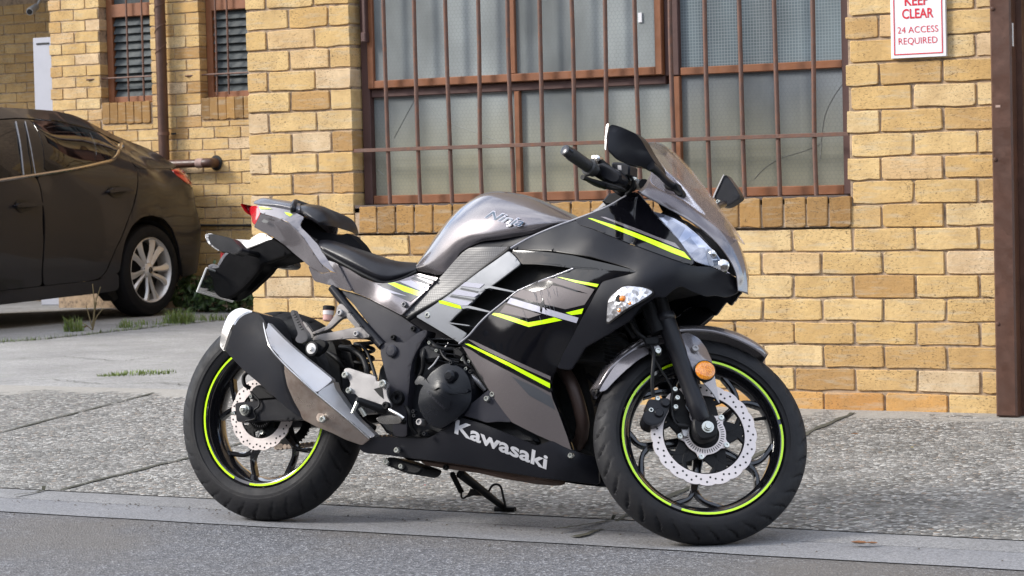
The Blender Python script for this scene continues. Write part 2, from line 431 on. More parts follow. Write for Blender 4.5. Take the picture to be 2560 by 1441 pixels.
M['mortar'] = mat('mortar', (.42, .31, .21), .95, var=.4, vs=14, bump=.6, bs=260, dirt=((.035, .03, .028), 1.0))
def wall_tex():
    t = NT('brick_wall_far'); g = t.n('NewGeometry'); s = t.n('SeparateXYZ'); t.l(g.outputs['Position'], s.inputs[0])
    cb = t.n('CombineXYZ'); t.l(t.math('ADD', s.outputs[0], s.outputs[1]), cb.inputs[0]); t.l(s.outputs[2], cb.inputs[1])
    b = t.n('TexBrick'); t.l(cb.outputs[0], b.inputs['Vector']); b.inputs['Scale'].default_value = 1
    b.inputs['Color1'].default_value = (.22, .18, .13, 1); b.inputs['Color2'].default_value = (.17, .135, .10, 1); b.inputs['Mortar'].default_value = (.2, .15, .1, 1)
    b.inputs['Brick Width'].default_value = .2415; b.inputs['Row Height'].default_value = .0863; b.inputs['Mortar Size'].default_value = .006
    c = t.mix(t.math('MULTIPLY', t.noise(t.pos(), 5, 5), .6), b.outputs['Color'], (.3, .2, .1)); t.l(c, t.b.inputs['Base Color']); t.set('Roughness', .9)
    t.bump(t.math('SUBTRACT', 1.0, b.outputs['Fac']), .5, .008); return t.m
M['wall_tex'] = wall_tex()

# ================================================================== ground
def aggregate():
    t = NT('exposed_aggregate'); p = t.pos()
    wp = t.n('Mix', data_type='RGBA', blend_type='LINEAR_LIGHT'); wp.inputs[0].default_value = .004; t.l(p, wp.inputs[6]); nn = t.n('TexNoise'); nn.inputs['Scale'].default_value = 60; t.l(p, nn.inputs['Vector']); t.l(nn.outputs['Color'], wp.inputs[7])
    v = t.voro(wp.outputs[2], 72); e = t.voro(wp.outputs[2], 72, 'DISTANCE_TO_EDGE')
    s = t.n('SeparateColor'); t.l(v.outputs['Color'], s.inputs[0])
    peb = t.ramp(s.outputs[0], (0, (.045, .045, .045)), (.3, (.115, .11, .105)), (.5, (.185, .183, .178)), (.68, (.27, .27, .262)), (.88, (.56, .55, .52)), (1, (.24, .17, .12)))
    big = t.noise(p, 1.3, 6, .62); mid = t.noise(p, 6, 5, .6)
    c = t.mix(t.ramp(e.outputs['Distance'], (.02, 1.), (.10, 0.)), peb, t.mix(mid, (.10, .095, .085), (.24, .225, .20)))
    c = t.mix(t.ramp(big, (.40, .0), (.70, .45)), c, (.115, .112, .10))
    c = t.mix(t.ramp(mid, (.40, .25), (.55, 0.)), c, (.36, .345, .32))
    sx = t.n('SeparateXYZ'); t.l(t.pos(), sx.inputs[0])
    # render strip left by the trowel along the wall and cement paste at the slab's front edge
    yy = t.math('ADD', sx.outputs[1], t.math('MULTIPLY', t.math('SUBTRACT', t.noise(p, 3.5, 8, .7), .5), 1.1))
    wl = t.ramp(t.math('ADD', t.math('MULTIPLY', yy, .5), .5), (.30, 0.), (.42, .0), (.46, .85), (1, 1.))
    paste = t.mix(t.noise(p, 30, 6, .7), (.22, .205, .18), (.37, .355, .325))
    c = t.mix(wl, c, paste); t.l(c, t.b.inputs['Base Color'])
    t.set('Roughness', .85); t.set('Specular IOR Level', .35)
    hh = t.math('MULTIPLY', t.ramp(e.outputs['Distance'], (0, 0.), (.25, 1.)), t.math('SUBTRACT', 1.05, wl)); t.bump(t.math('ADD', hh, t.math('MULTIPLY', t.noise(p, 260, 3), .3)), .8, .004)
    return t.m
def concrete(name, a, b, crack=0.0, moss=0.0):
    t = NT(name); p = t.pos(); f = t.noise(p, 2.4, 9, .68); g = t.noise(p, 140, 4, .7)
    c = t.mix(t.ramp(f, (.3, 0.), (.7, 1.)), a, b); c = t.mix(t.ramp(g, (.36, .75), (.60, 0.)), c, tuple(x*.42 for x in a)); c = t.mix(t.ramp(t.noise(p, 48, 5, .75), (.5, 0.), (.68, .5)), c, tuple(x*.5 for x in a)); c = t.mix(t.ramp(t.noise(p, 330, 2), (.62, 0.), (.7, .6)), c, (.5, .49, .46))
    if moss: c = t.mix(t.ramp(t.noise(p, 9, 7, .7), (.56, 0.), (.66, moss)), c, (.10, .13, .05))
    t.l(c, t.b.inputs['Base Color']); t.set('Roughness', .88); t.bump(t.math('ADD', g, t.noise(p, 24, 5)), .5, .006); return t.m
def asphalt():
    t = NT('asphalt'); p = t.pos(); v = t.voro(p, 170); s = t.n('SeparateColor'); t.l(v.outputs['Color'], s.inputs[0])
    c = t.ramp(s.outputs[0], (0, (.045, .045, .05)), (.5, (.10, .10, .108)), (.85, (.17, .17, .18)), (1, (.34, .34, .35)))
    f = t.noise(p, 1.1, 6, .6); c = t.mix(t.ramp(f, (.42, .0), (.62, .7)), c, (.12, .108, .095)); c = t.mix(t.ramp(t.noise(p, 14, 6, .7), (.55, 0.), (.7, .4)), c, (.05, .05, .052))
    t.l(c, t.b.inputs['Base Color']); t.set('Roughness', .8); t.bump(t.math('ADD', v.outputs['Distance'], t.math('MULTIPLY', t.noise(p, 60, 4), .6)), .7, .006); return t.m
M['agg'] = aggregate(); M['asph'] = asphalt()
M['gutter'] = concrete('gutter_concrete', (.19, .195, .21), (.27, .27, .28))
M['kerb'] = concrete('kerb_concrete', (.20, .20, .205), (.29, .288, .288))
M['yard'] = concrete('yard_concrete', (.25, .245, .24), (.42, .415, .405), moss=.3)
M['joint'] = mat('joint_dirt', (.055, .055, .04), .95, var=.5, vs=30)
M['soil'] = mat('soil', (.07, .055, .04), .95, var=.4, vs=12, bump=.5)

def ground_sheet(name, xs, ys, zf, m, wob=0.0, seed=0):
    r = np.random.default_rng(seed); V = []; nx, ny = len(xs), len(ys)
    for j, y in enumerate(ys):
        for i, x in enumerate(xs):
            yy = y+(wob*(sin(x*3.1+j)+.6*sin(x*7.7+2*j)+.5*sin(x*17+j)) if j in (0, ny-1) else 0); V.append((x, yy, zf(yy)))
    Fc = [(j*nx+i, j*nx+i+1, (j+1)*nx+i+1, (j+1)*nx+i) for j in range(ny-1) for i in range(nx-1)]
    o = mk(name, V, Fc, m, None, 30); o['kind'] = 'structure'; return o
FARX = [-90, -40, -20, -12]; NX = list(np.linspace(-9, 1, 101))
XS = FARX+NX+[6, 20, 60]
ground_sheet('ground', [-150, 150], [-160, 160], lambda y: -.35, M['soil'])
ground_sheet('road', XS, [-150, -60, -20, -10, -6, -4, -3, -2.62], lambda y: -.001 if y > -3 else -.001+.012*min(1, (-3-y)), M['asph'], wob=.012, seed=1)
ground_sheet('gutter', XS, [-2.66, -2.60, -2.52, -2.40], lambda y: .002 if y < -2.5 else .002+.002*(y+2.5)/.1, M['gutter'], wob=.004, seed=2)
ground_sheet('kerb', XS, [-2.405, -2.385, -2.33, -2.255], lambda y: .0045 if y < -2.395 else .0085 if y < -2.36 else .0128, M['kerb'], wob=.002, seed=3)
ground_sheet('footpath', XS, [-2.262, -1.6, -.8, 0.0, .16], lambda y: gz(min(y, 0))+.003, M['agg'], seed=4)
# the yard beyond the footpath
ground_sheet('driveway', [-90, -30, -20, -14, -12, -10, -8, -6.25], [.16, 2, 4, 7.5], lambda y: .1187, M['yard'])
ground_sheet('path', [-6.2, -2, 2, 60], [.16, 7.5], lambda y: .1187, M['yard'])
def joint(name, pts, w, z=.0035, wob=.006):
    P = []
    for a, b in zip(pts[:-1], pts[1:]): P += [np.array(a)+(np.array(b)-np.array(a))*i/14 for i in range(14)]
    P.append(np.array(pts[-1])); P = np.array(P); T = np.gradient(P, axis=0); T /= np.linalg.norm(T, axis=1)[:, None]; N = np.c_[-T[:, 1], T[:, 0]]
    ww = w*(1+.5*np.array([random.uniform(-1, 1) for _ in P])); off = np.array([random.uniform(-wob, wob) for _ in P])
    A = P+N*(ww/2+off)[:, None]; B_ = P-N*(ww/2-off)[:, None]
    V = [(a[0], a[1], gz(a[1])+z+.003) for a in A]+[(a[0], a[1], gz(a[1])+z+.003) for a in B_]; n = len(P)
    o = mk(name, V, [(i, i+1, n+i+1, n+i) for i in range(n-1)], M['joint'], None, 0); o['kind'] = 'structure'; return o
joint('path_joint', [atg(-120, 1117)[:2], atg(0, 1085)[:2], atg(385, 985)[:2]], .016)
joint('path_joint', [atg(135, 1241)[:2], atg(479, 1146)[:2], atg(700, 1085)[:2]], .018)
joint('path_joint', [atg(1440, 1348)[:2], atg(1530, 1308)[:2], atg(1900, 1140)[:2], atg(2133, 1036)[:2]], .022)
cr = [at(x, y, 'Z', .1187)[:2] for x, y in ((-60, 866), (0, 856), (100, 850), (300, 828), (450, 812), (620, 795))]
for q_ in ([(-5.42, -2.262), (-5.40, -2.33), (-5.43, -2.40)], [(-3.30, -2.262), (-3.31, -2.34), (-3.36, -2.50)], [(-1.9, -2.262), (-1.92, -2.5)]): joint('kerb_joint', q_, .012, z=.0135, wob=.003)
joint('yard_crack', cr, .03, z=.002, wob=.015)
for a in ([(0, 957), (130, 950), (250, 962), (400, 958), (520, 972)], [(40, 900), (160, 893), (300, 905), (380, 896)]):
    joint('yard_crack', [at(x, y, 'Z', .1187)[:2] for x, y in a], .008, z=.002, wob=.012)

# ================================================================== brick pieces
BW, BH, RH, RZ = .2335, .0785, .0863, .108
def brick_variant(seed, w=BW, h=BH, d=.10, j=.0024):
    r = random.Random(seed); a, b = w/2, h/2; k = lambda s=1: r.uniform(-j, j)*s
    c = [r.uniform(.002, .009) for _ in range(4)]
    P = [(-a+c[0], -b+k()), (-w*.17, -b+k(1.4)), (w*.17, -b+k(1.4)), (a-c[1], -b+k()), (a+k(), -b+c[1]*.8), (a+k(), b-c[2]*.8), (a-c[2], b+k()), (w*.2, b+k()), (-w*.2, b+k()), (-a+c[3], b+k()), (-a+k(), b-c[3]*.8), (-a+k(), -b+c[0]*.8)]
    n = len(P); e = .0028
    V = [(x-math.copysign(e, x), e*.0+r.uniform(0, .0012), z-math.copysign(e*.8, z)) for x, z in P]+[(x, .0035, z) for x, z in P]+[(x, d, z) for x, z in P]
    Fc = [tuple(range(n))]
    for q in (0, 1):
        for i in range(n): jn = (i+1) % n; Fc.append((q*n+jn, q*n+i, (q+1)*n+i, (q+1)*n+jn))
    return V, Fc
def meshes(tag_, n, m, **k):
    out = []
    for i in range(n):
        V, Fc = brick_variant(hash_(tag_)+i*17, **k); me = bpy.data.meshes.new('brick_'+tag_); me.from_pydata(V, [], Fc); me.materials.append(m); me.update()
        out.append(me)
    return out
def hash_(s): return sum(ord(c)*(i+3) for i, c in enumerate(s))
BM = {k: meshes(k, 10, M[m]) for k, m in (('cream', 'brick'), ('base', 'brick_base'), ('pale', 'brick_pale'), ('tan', 'brick_tan'))}
BS = meshes('sill', 8, M['brick_sill'], w=.084, h=.110, d=.16, j=.003)
CNT = {}
def brick(wall, x, y, z, w=None, kind='cream', me=None, rz=0.0, w0=BW, sz=1.0):
    c = CNT.get(wall.name, 0); CNT[wall.name] = c+1
    o = bpy.data.objects.new('brick', me or random.choice(BM[kind])); COL.objects.link(o); o.parent = wall
    o.location = Vector((x, y+random.uniform(-.002, .002), z))-wall.location; o.rotation_euler = (random.uniform(-.006, .006), random.uniform(-.006, .006), rz+random.uniform(-.006, .006))
    o.scale = ((w or w0)/w0*random.choice((1, 1)), 1, random.uniform(.985, 1.01)*sz); return o
def courses(wall, Y, x0, x1, k0, k1, offs, holes=(), vis=None, kindf=None, ends=None):
    """running bond between x0 and x1; holes = (xa, xb, za, zb)"""
    for k in range(k0, k1):
        z = RZ+RH*(k+.5)-.005; o = offs[k % 2]; n0 = int(math.floor((x0-o)/.2415))-1; segs = []
        n = n0
        while o+.2415*n < x1:
            a, b = max(x0, o+.2415*n+.005), min(x1, o+.2415*(n+1)-.005); n += 1
            if b-a < .03: continue
            ss = [(a, b)]
            for xa, xb, za, zb in holes:
                if za-.02 < z < zb+.02:
                    s2 = []
                    for p, q in ss:
                        if q <= xa or p >= xb: s2.append((p, q)); continue
                        if xa-p > .03: s2.append((p, xa))
                        if q-xb > .03: s2.append((xb, q))
                    ss = s2
            segs += ss
        for p, q in segs:
            if vis and not vis((p+q)/2, z): continue
            kd = kindf(k, (p+q)/2) if kindf else None
            if kd is None: r = random.random(); kd = 'cream' if r < .80 else 'pale' if r < .88 else 'tan'
            brick(wall, (p+q)/2, Y, z, q-p, kd)

# ------------------------------------------------------------------ front wall
WX0, WX1, WZ0 = -5.668, -3.490, RZ+RH*8-.003      # window opening
wall = thing('brick_wall', 'cream brick workshop wall with a barred window, right behind the motorcycle', 'wall', (-4.5, 0, .1))
courses(wall, 0, -6.2, -2.905, 0, 8, (-3.602, -3.717), kindf=lambda k, x: 'base' if k == 0 and random.random() < .8 else ('tan' if k < 4 and random.random() < .25 else None))
courses(wall, 0, WX1, -2.905, 8, 25, (-3.602, -3.717))
courses(wall, 0, -2.80, -1.2, 0, 25, (-3.602, -3.717), vis=lambda x, z: x < -2.2)
for k in range(8, 25):
    z = RZ+RH*(k+.5)-.005
    js = (-6.2, -5.976, -5.775, WX0) if k % 2 == 0 else (-6.2, -6.09, -5.847, WX0)
    for i, (a, b) in enumerate(zip(js[:-1], js[1:])): brick(wall, (a+b)/2, 0, z, b-a-(.012 if i < 2 else .008), 'cream' if random.random() < .72 else random.choice(('pale', 'tan')))
mo = [box_geo(-6.192, WX0-.007, .008, 2.4, -.1, 7.5), box_geo(WX0-.007, WX1+.007, .008, .32, -.1, WZ0-.004), box_geo(WX1+.007, -1.0, .008, 2.4, -.1, 7.5),
      box_geo(WX0-.007, WX1+.007, .04, .32, 2.28, 7.5), box_geo(WX0-.007, WX1+.007, 1.6, 1.7, -.1, 3)]
mo.append(box_geo(WX0+.002, WX1-.002, .0, .0075, WZ0+.004, WZ0+.108)); V, Fc = join(*mo); mk('mortar', V, Fc, M['mortar'], wall, 0)
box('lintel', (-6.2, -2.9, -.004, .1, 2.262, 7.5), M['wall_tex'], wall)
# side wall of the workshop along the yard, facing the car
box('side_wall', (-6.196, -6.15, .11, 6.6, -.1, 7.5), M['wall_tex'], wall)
for k in range(0, 25):      # quoins returning round the corner
    pass
sx = WX0+.02+.045
k = 0
while sx < WX1-.02:
    me = random.choice(BS); brick(wall, sx, -.006, WZ0+.060, .084, me=me, w0=.084); sx += .0905; k += 1
box('sill', (WX0+.002, WX1-.002, .0, .13, WZ0+.09, WZ0+.1205), mat('sill_render', (.10, .075, .065), .8, var=.4, vs=10, bump=.5), wall)

# ------------------------------------------------------------------ main window
paintb = mat('brown_painted_steel', (.22, .085, .036), .5, var=.35, vs=9, rv=.15, bump=.25, bs=60, dirt=((.30, .12, .06), .5))
paintd = mat('dark_brown_jamb', (.085, .042, .036), .6, var=.3, vs=7, bump=.3, bs=40)
rust = mat('rusty_bar_paint', (.125, .066, .048), .6, var=.45, vs=16, bump=.6, bs=120, dirt=((.22, .075, .025), .7))
def glassmat(name, hexa, tint, warm):
    t = NT(name); p = t.pos(); s = t.n('SeparateXYZ'); t.l(p, s.inputs[0]); X, Zc = s.outputs[0], s.outputs[2]
    f = t.noise(t.pos((1.3, 1, .8)), 1.9, 4, .5)
    c = t.mix(t.ramp(f, (.35, 0.), (.68, 1.)), tuple(a*.55 for a in tint), tuple(min(1, a*1.35) for a in tint))
    # warm light from inside painted low into the pane colour, as blurred shapes
    g = t.noise(t.pos((.9, 1, 1.4)), 2.3, 2, .4); lo = t.ramp(t.math('ADD', t.math('MULTIPLY', t.math('SUBTRACT', Zc, .95), 1.6), t.math('MULTIPLY', g, .5)), (.45, 1.), (.85, 0.))
    c = t.mix(t.math('MULTIPLY', lo, .7), c, warm)
    st = t.noise(t.pos((16, 1, .7)), 1.2, 3, .6); c = t.mix(t.ramp(st, (.56, 0.), (.7, .10)), c, (.42, .42, .40))
    if hexa:
        sc = 58.0
        x = t.math('MULTIPLY', X, sc); z = t.math('MULTIPLY', Zc, sc)
        def cell(ox, oz):
            a = t.math('SUBTRACT', t.math('FLOORED_MODULO', t.math('ADD', x, ox), 1.0), .5); b = t.math('SUBTRACT', t.math('FLOORED_MODULO', t.math('ADD', z, oz), 1.7320508), .8660254)
            return a, b
        a1, b1 = cell(0, 0); a2, b2 = cell(.5, .8660254)
        def hx(a, b):
            a, b = t.math('ABSOLUTE', a), t.math('ABSOLUTE', b); return t.math('MAXIMUM', a, t.math('ADD', t.math('MULTIPLY', a, .5), t.math('MULTIPLY', b, .8660254)))
        h = t.math('MINIMUM', hx(a1, b1), hx(a2, b2)); wire = t.ramp(h, (.40, 0.), (.47, 1.))
    else:
        q = 82.0; a = t.math('PINGPONG', t.math('MULTIPLY', X, q), .5); b = t.math('PINGPONG', t.math('MULTIPLY', Zc, q), .5)
        wire = t.ramp(t.math('MINIMUM', a, b), (.05, 1.), (.13, 0.))
    c = t.mix(t.math('MULTIPLY', wire, .30), c, (.50, .53, .55) if not hexa else tuple(a*.55 for a in tint)); c = t.mix(t.ramp(t.noise(p, 150, 3, .6), (.6, 0.), (.75, .3)), c, tuple(a*.5 for a in tint))
    t.l(c, t.b.inputs['Base Color']); t.set('Roughness', .38); t.set('Specular IOR Level', .45)
    t.bump(t.math('ADD', t.math('MULTIPLY', wire, .7), t.noise(p, 45, 3, .5)), .12, .003); return t.m
G1 = glassmat('wired_glass_hex', True, (.24, .262, .262), (.30, .28, .18)); G2 = glassmat('wired_glass_square', False, (.115, .15, .165), (.13, .16, .16))
G3 = glassmat('wired_glass_dark', True, (.155, .172, .185), (.23, .22, .15))
win = thing('steel_window', 'wide brown steel-framed window glazed with wired obscure glass in the cream brick wall', 'window', (-4.58, .11, WZ0+.12))
FZ = WZ0+.122; YF = .085
def wx(x, y): return at(x, y, 'Y', YF)[0]
def wz(x, y): return at(x, y, 'Y', YF)[2]
box('jamb', (WX0+.003, -5.625, .07, .16, FZ, 2.28), paintd, win, ch=.003); box('jamb', (-3.535, WX1-.003, .07, .16, FZ, 2.28), paintd, win, ch=.003)
FR = []
def bar(name, b, m=paintb, ch=.003): return box(name, b, m, win, ch=ch)
bar('bottom_rail', (-5.624, -3.536, .075, .13, FZ, FZ+.036))
bar('transom', (-5.624, -4.27, .080, .128, 1.358, 1.392), paintd)
bar('transom', (-4.205, -3.536, .080, .128, 1.388, 1.418))
bar('mullion', (-4.945, -4.921, .080, .125, FZ+.037, 1.357)); bar('mullion', (-4.237, -4.209, .080, .125, FZ+.037, 1.387))
bar('mullion', (-4.268, -4.208, .076, .130, 1.389, 2.28), paintd)
# opening sash, standing a little proud
sash = mk('sash', *join(box_geo(-5.624, -5.594, .055, .092, 1.394, 2.27, .003), box_geo(-5.593, -4.301, .055, .092, 1.394, 1.426, .003), box_geo(-4.300, -4.270, .055, .092, 1.394, 2.27, .003), box_geo(-4.944, -4.921, .057, .090, 1.4265, 2.27, .003)), paintb, win, 0)
mk('window_catch', *join(box_geo(-5.628, -5.612, .03, .054, 1.62, 2.2, .003), box_geo(-5.632, -5.608, .022, .05, 1.585, 1.625, .004)), paintd, win, 0)
def pane(x0, x1, z0, z1, y, m, **k): return box('pane', (x0, x1, y, y+.006, z0, z1), m, win, **k)
pane(-5.624, -4.945, FZ+.036, 1.358, .100, G1); pane(-4.921, -4.237, FZ+.036, 1.358, .100, G1); pane(-4.209, -3.536, FZ+.036, 1.388, .100, G3, label='dim pane of wired glass with a curved crack')
pane(-5.594, -4.944, 1.426, 2.27, .070, G1); pane(-4.921, -4.300, 1.426, 2.27, .070, G1); pane(-4.209, -3.536, 1.418, 2.27, .100, G2, label='greenish pane with square wire mesh')
pane(-4.921, -4.9205, 1.4, 1.41, .1, G1) if False else None
crackm = mat('crack_line', (.42, .43, .42), .3); crackd = mat('crack_line_dark', (.14, .14, .14), .5)
def crackline(pts, m, r=.0007):
    P = np.array([at(x, y, 'Y', .099) for x, y in pts]); V, Fc = tube_geo(crom(P, 4), r, 4); mk('crack', V, Fc, m, win, 0)
crackline([(1885, 448), (1915, 418), (1955, 395), (2010, 378), (2052, 360)], crackd); crackline([(2052, 362), (2062, 290), (2085, 240), (2115, 200)], crackd); crackline([(2054, 355), (2050, 400)], crackm)
crackline([(1065, 258), (1110, 300), (1180, 328), (1260, 358)], crackm); crackline([(985, 345), (1020, 280), (1042, 240)], crackd); crackline([(944, 424), (960, 438)], crackm)
box('tape', (wx(1601, 40), wx(1610, 40), .064, .0699, wz(1605, 57), wz(1605, 33)), mat('white_tape', (.7, .7, .72), .5), win)

guard = thing('window_guard', 'rusty brown steel bars welded to one flat cross bar in front of the wide window', 'window bars', (-4.58, .02, WZ0+.12))
for i, (x, yt) in enumerate(zip((970, 1045, 1125, 1200, 1280, 1357, 1437, 1517, 1597, 1684, 1770, 1857, 1945, 2036), range(14))):
    X = at(x, 355-(x-1500)*.031, 'Y', .02)[0]; a = random.uniform(-.008, .008); b = random.uniform(-.010, .010)
    P = [np.array((X+.004, .02, WZ0+.105)), np.array((X, .02, 1.143)), np.array((X+a, .02+random.uniform(-.004, .004), 1.6)), np.array((X+b, .02, 2.29))]
    V, Fc = tube_geo(crom(P, 6), .0088, 10); mk('bar', V, Fc, rust, guard, 50)
box('cross_bar', (-5.672, -3.486, .006, .0125, 1.133, 1.148), rust, guard, ch=.001)

# ------------------------------------------------------------------ sign, right-hand pipe
sg = thing('sign', 'white tow-away style notice with red border and red words, screwed to the brick wall at top right', 'sign', (-3.203, -.016, 1.40))
sg['label'] = 'white metal notice with red border and red capitals KEEP CLEAR on the brick wall'
white = mat('sign_white', (.78, .78, .80), .35, rv=.05); red = mat('sign_red', (.62, .03, .05), .4)
SF = Frame((0, -.016, 0), (1, 0, 0), (0, 0, 1), (0, -1, 0))
x0, x1, z0, z1 = at(2228, 146, 'Y', -.016)[0], at(2365.5, 140, 'Y', -.016)[0], 1.4068, 1.86
prism(SF, 'plate', [(x0, z0), (x1, z0), (x1, z1), (x0, z1)] if False else "#: %f,%f %f,%f %f,%f %f,%f" % (x0, z0, x1, z0, x1, z1, x0, z1), -.014, 0, white, sg, ch=.001)
a, t_ = .012, .0035
mk('border', *join(*[box_geo(xa, xb, -.0175, -.0162, za, zb) for xa, xb, za, zb in ((x0+a, x1-a, z0+a, z0+a+t_), (x0+a, x0+a+t_, z0+a+t_, z1-a), (x1-a-t_, x1-a, z0+a+t_, z1-a), (x0+a, x1-a, z1-a-t_, z1-a))]), red, sg, 0)
text_on(SF, 'lettering', 'KEEP', (468, 37), (623, 30), (-2, -66), const(.0), red, sg, off=.0012, z='L', bold=.02)
text_on(SF, 'lettering', 'CLEAR', (452, 122), (654, 111), (-2, -60), const(.0), red, sg, off=.0012, z='L', bold=.02)
text_on(SF, 'lettering', '24 ACCESS', (423, 218), (684, 204), (-2, -42), const(.0), red, sg, off=.0012, z='L', bold=-.005)
text_on(SF, 'lettering', 'REQUIRED', (430, 289), (679, 276), (-2, -42), const(.0), red, sg, off=.0012, z='L', bold=-.005)

pipem = mat('brown_downpipe_paint', (.078, .038, .026), .42, var=.3, vs=5, rv=.12, bump=.25, bs=30, dirt=((.20, .08, .045), .35))
dp = thing('downpipe', 'square dark brown steel downpipe standing at the right end of the brick wall', 'pipe', (-2.868, -.05, .12))
xa, xb = -2.905, -2.828
box('duct', (xa, xb, -.098, -.022, .121, 3.2), pipem, dp, ch=.006); box('back_strip', (xb+.0005, xb+.022, -.045, .0, .121, 3.2), pipem, dp)
for z in (.45, 1.03, 1.56):
    V, Fc = lathe_geo(Frame((xa+.012, -.098, z), (1, 0, 0), (0, 0, 1), (0, -1, 0)), (0, 0), [(0, .005), (.006, .004), (.008, 0)], 10); mk('rivet', V, Fc, pipem, dp, 40)
box('sticker', (xb-.0005, xb+.0014, -.085, -.072, at(2531, 116, 'Y', -.08)[2], at(2531, 58, 'Y', -.08)[2]), mat('sticker_white', (.7, .72, .74), .4), dp)
mk('paint_chip', *join(*[box_geo(at(x-w, y, 'Y', -.0985)[0], at(x+w, y, 'Y', -.0985)[0], -.0992, -.0982, at(x, y+h, 'Y', -.0985)[2], at(x, y-h, 'Y', -.0985)[2]) for x, y, w, h in ((2495, 266, 6, 3),)]), mat('bare_primer', (.38, .26, .21), .7), dp, 0)

# ================================================================== rear building
RY = 6.5
rw = thing('brick_wall', 'far cream brick building with two small barred louvre windows, behind the parked car', 'wall', (-11.5, RY, .12))
def ax(x, y, Y=RY): return at(x, y, 'Y', Y)[0]
def az(x, y, Y=RY): return at(x, y, 'Y', Y)[2]
cX = ax(124, 150)                                            # left corner of the building
W = []
for nm, l, r, ztop in (('w1', ax(250, 150), ax(377, 150), 9), ('w2', ax(499, 150), ax(499, 150)+.52, 9)):
    zb = az(320, 255) if nm == 'w1' else az(560, 243)
    W.append((l, r, zb, 2.75))
offr = (ax(188, 190), ax(155, 160))
sillh = .115
holes = [(l, r, zb-sillh-.045 if False else zb-.205, 2.75) for l, r, zb, zt in W]
def kr(z): return int(round((z-RZ)/RH))
holes = [(l, r, RZ+RH*kr(zb-.205), 2.75) for l, r, zb, zt in W]
courses(rw, RY, cX, -9.9, 3, 29, offr, holes=holes, vis=lambda x, z: not (z < .55 and x < -12) and not (x < -12.8))
mo = [box_geo(cX+.008, W[0][0]-.007, RY+.008, RY+.5, 0, 5), box_geo(W[0][1]+.007, W[1][0]-.007, RY+.008, RY+.5, 0, 5), box_geo(W[1][1]+.007, -9.7, RY+.008, RY+.5, 0, 5)]
for (l, r, zb, zt) in W: mo += [box_geo(l-.007, r+.007, RY+.008, RY+.5, 0, zb-.012), box_geo(l-.007, r+.007, RY+.03, RY+.5, 2.76, 5), box_geo(l-.007, r+.007, RY+.35, RY+.5, zb-.012, 2.76)]
V, Fc = join(*mo); mk('mortar', V, Fc, M['mortar'], rw, 0)
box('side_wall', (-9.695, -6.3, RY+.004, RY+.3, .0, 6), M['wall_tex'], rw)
for n, (l, r, zb, zt) in enumerate(W):
    # soldier bricks under the window and one split course below them
    x = l+.045
    z2 = RZ+RH*kr(zb-.205)
    while x < r-.02:
        brick(rw, x, RY-.006, (zb+z2+.05)/2-.001, .074, me=random.choice(BS), w0=.084, sz=(zb-z2-.052)/.108); x += .078
    for a, b in ((l+.004, (l+r)/2-.005), ((l+r)/2+.005, r-.004)): brick(rw, (a+b)/2, RY, z2+.018, b-a, 'tan', sz=.48)
    label = ('small brown-framed louvre window with two upright bars above the dark car, left of the round pipe' if n == 0 else 'small brown-framed louvre window partly hidden by the brick corner, right of the round pipe')
    w = thing('louvre_window', label, 'window', ((l+r)/2, RY+.1, zb), 'small louvre windows in the far wall')
    ya, yb = RY+.085, RY+.15; fr_ = .048
    box('frame', (l+.002, l+fr_+.012, ya, yb, zb, 2.75), paintb, w, ch=.004); box('frame', (r-fr_, r-.002, ya, yb, zb, 2.75), paintb, w, ch=.004)
    box('frame', (l+fr_+.013, r-fr_-.001, ya, yb, zb, zb+.045), paintb, w, ch=.004)
    zt_ = az(330, 42, RY+.1) if n == 0 else az(560, 26, RY+.1)
    box('transom', (l+fr_+.013, r-fr_-.001, ya-.01, yb, zt_, zt_+.10), paintb, w, ch=.004)
    gm = mat('louvre_glass', (.055, .065, .068), .6, spec=.25, var=.4, vs=6, rv=.1); N = 10; gh = (zt_-zb-.045)/N
    for i in range(N):
        z = zb+.045+gh*i; c = random.uniform(-.003, .003)
        V = [(l+fr_+.014, ya+.012+c, z-.004), (r-fr_-.002, ya+.012+c, z-.004), (r-fr_-.002, ya+.045, z+gh+.002), (l+fr_+.014, ya+.045, z+gh+.002)]
        V = V+[(x, y+.005, z_) for x, y, z_ in V]
        mk('louvre_blade', V, [(0, 1, 2, 3), (7, 6, 5, 4), (1, 0, 4, 5), (2, 1, 5, 6), (3, 2, 6, 7), (0, 3, 7, 4)], gm, w, 0)
    box('pane', (l+fr_+.014, r-fr_-.002, ya+.03, ya+.036, zt_+.10, 2.75), gm, w)
    box('backing', (l+.01, r-.01, yb+.05, yb+.06, zb, 2.75), mat('dark_room', (.02, .02, .022), .9), w)
    g = thing('window_guard', 'thin rusty bars with one long cross rod on the '+('left' if n == 0 else 'right')+' small louvre window', 'window bars', ((l+r)/2, RY+.02, zb), 'rod guards on the small louvre windows')
    yg = RY+.045; zc = az(320, 194, yg) if n == 0 else az(560, 185, yg)
    for px in ((318, 356) if n == 0 else (569, 540)):
        X = ax(px, 120, yg); V, Fc = tube_geo(np.array([(X, yg, zb-.03 if n == 0 else zb+.02), (X+.003, yg, 2.2), (X, yg, 2.8)]), .0075, 8); mk('bar', V, Fc, rust, g, 50)
    V, Fc = tube_geo(np.array([(l-.13, RY-.012, zc-.004), (l+.02, RY+.035, zc), (r+.02, RY+.035, zc), (r+.12, RY-.012, zc)]), .007, 6); mk('cross_rod', V, Fc, rust, g, 50)
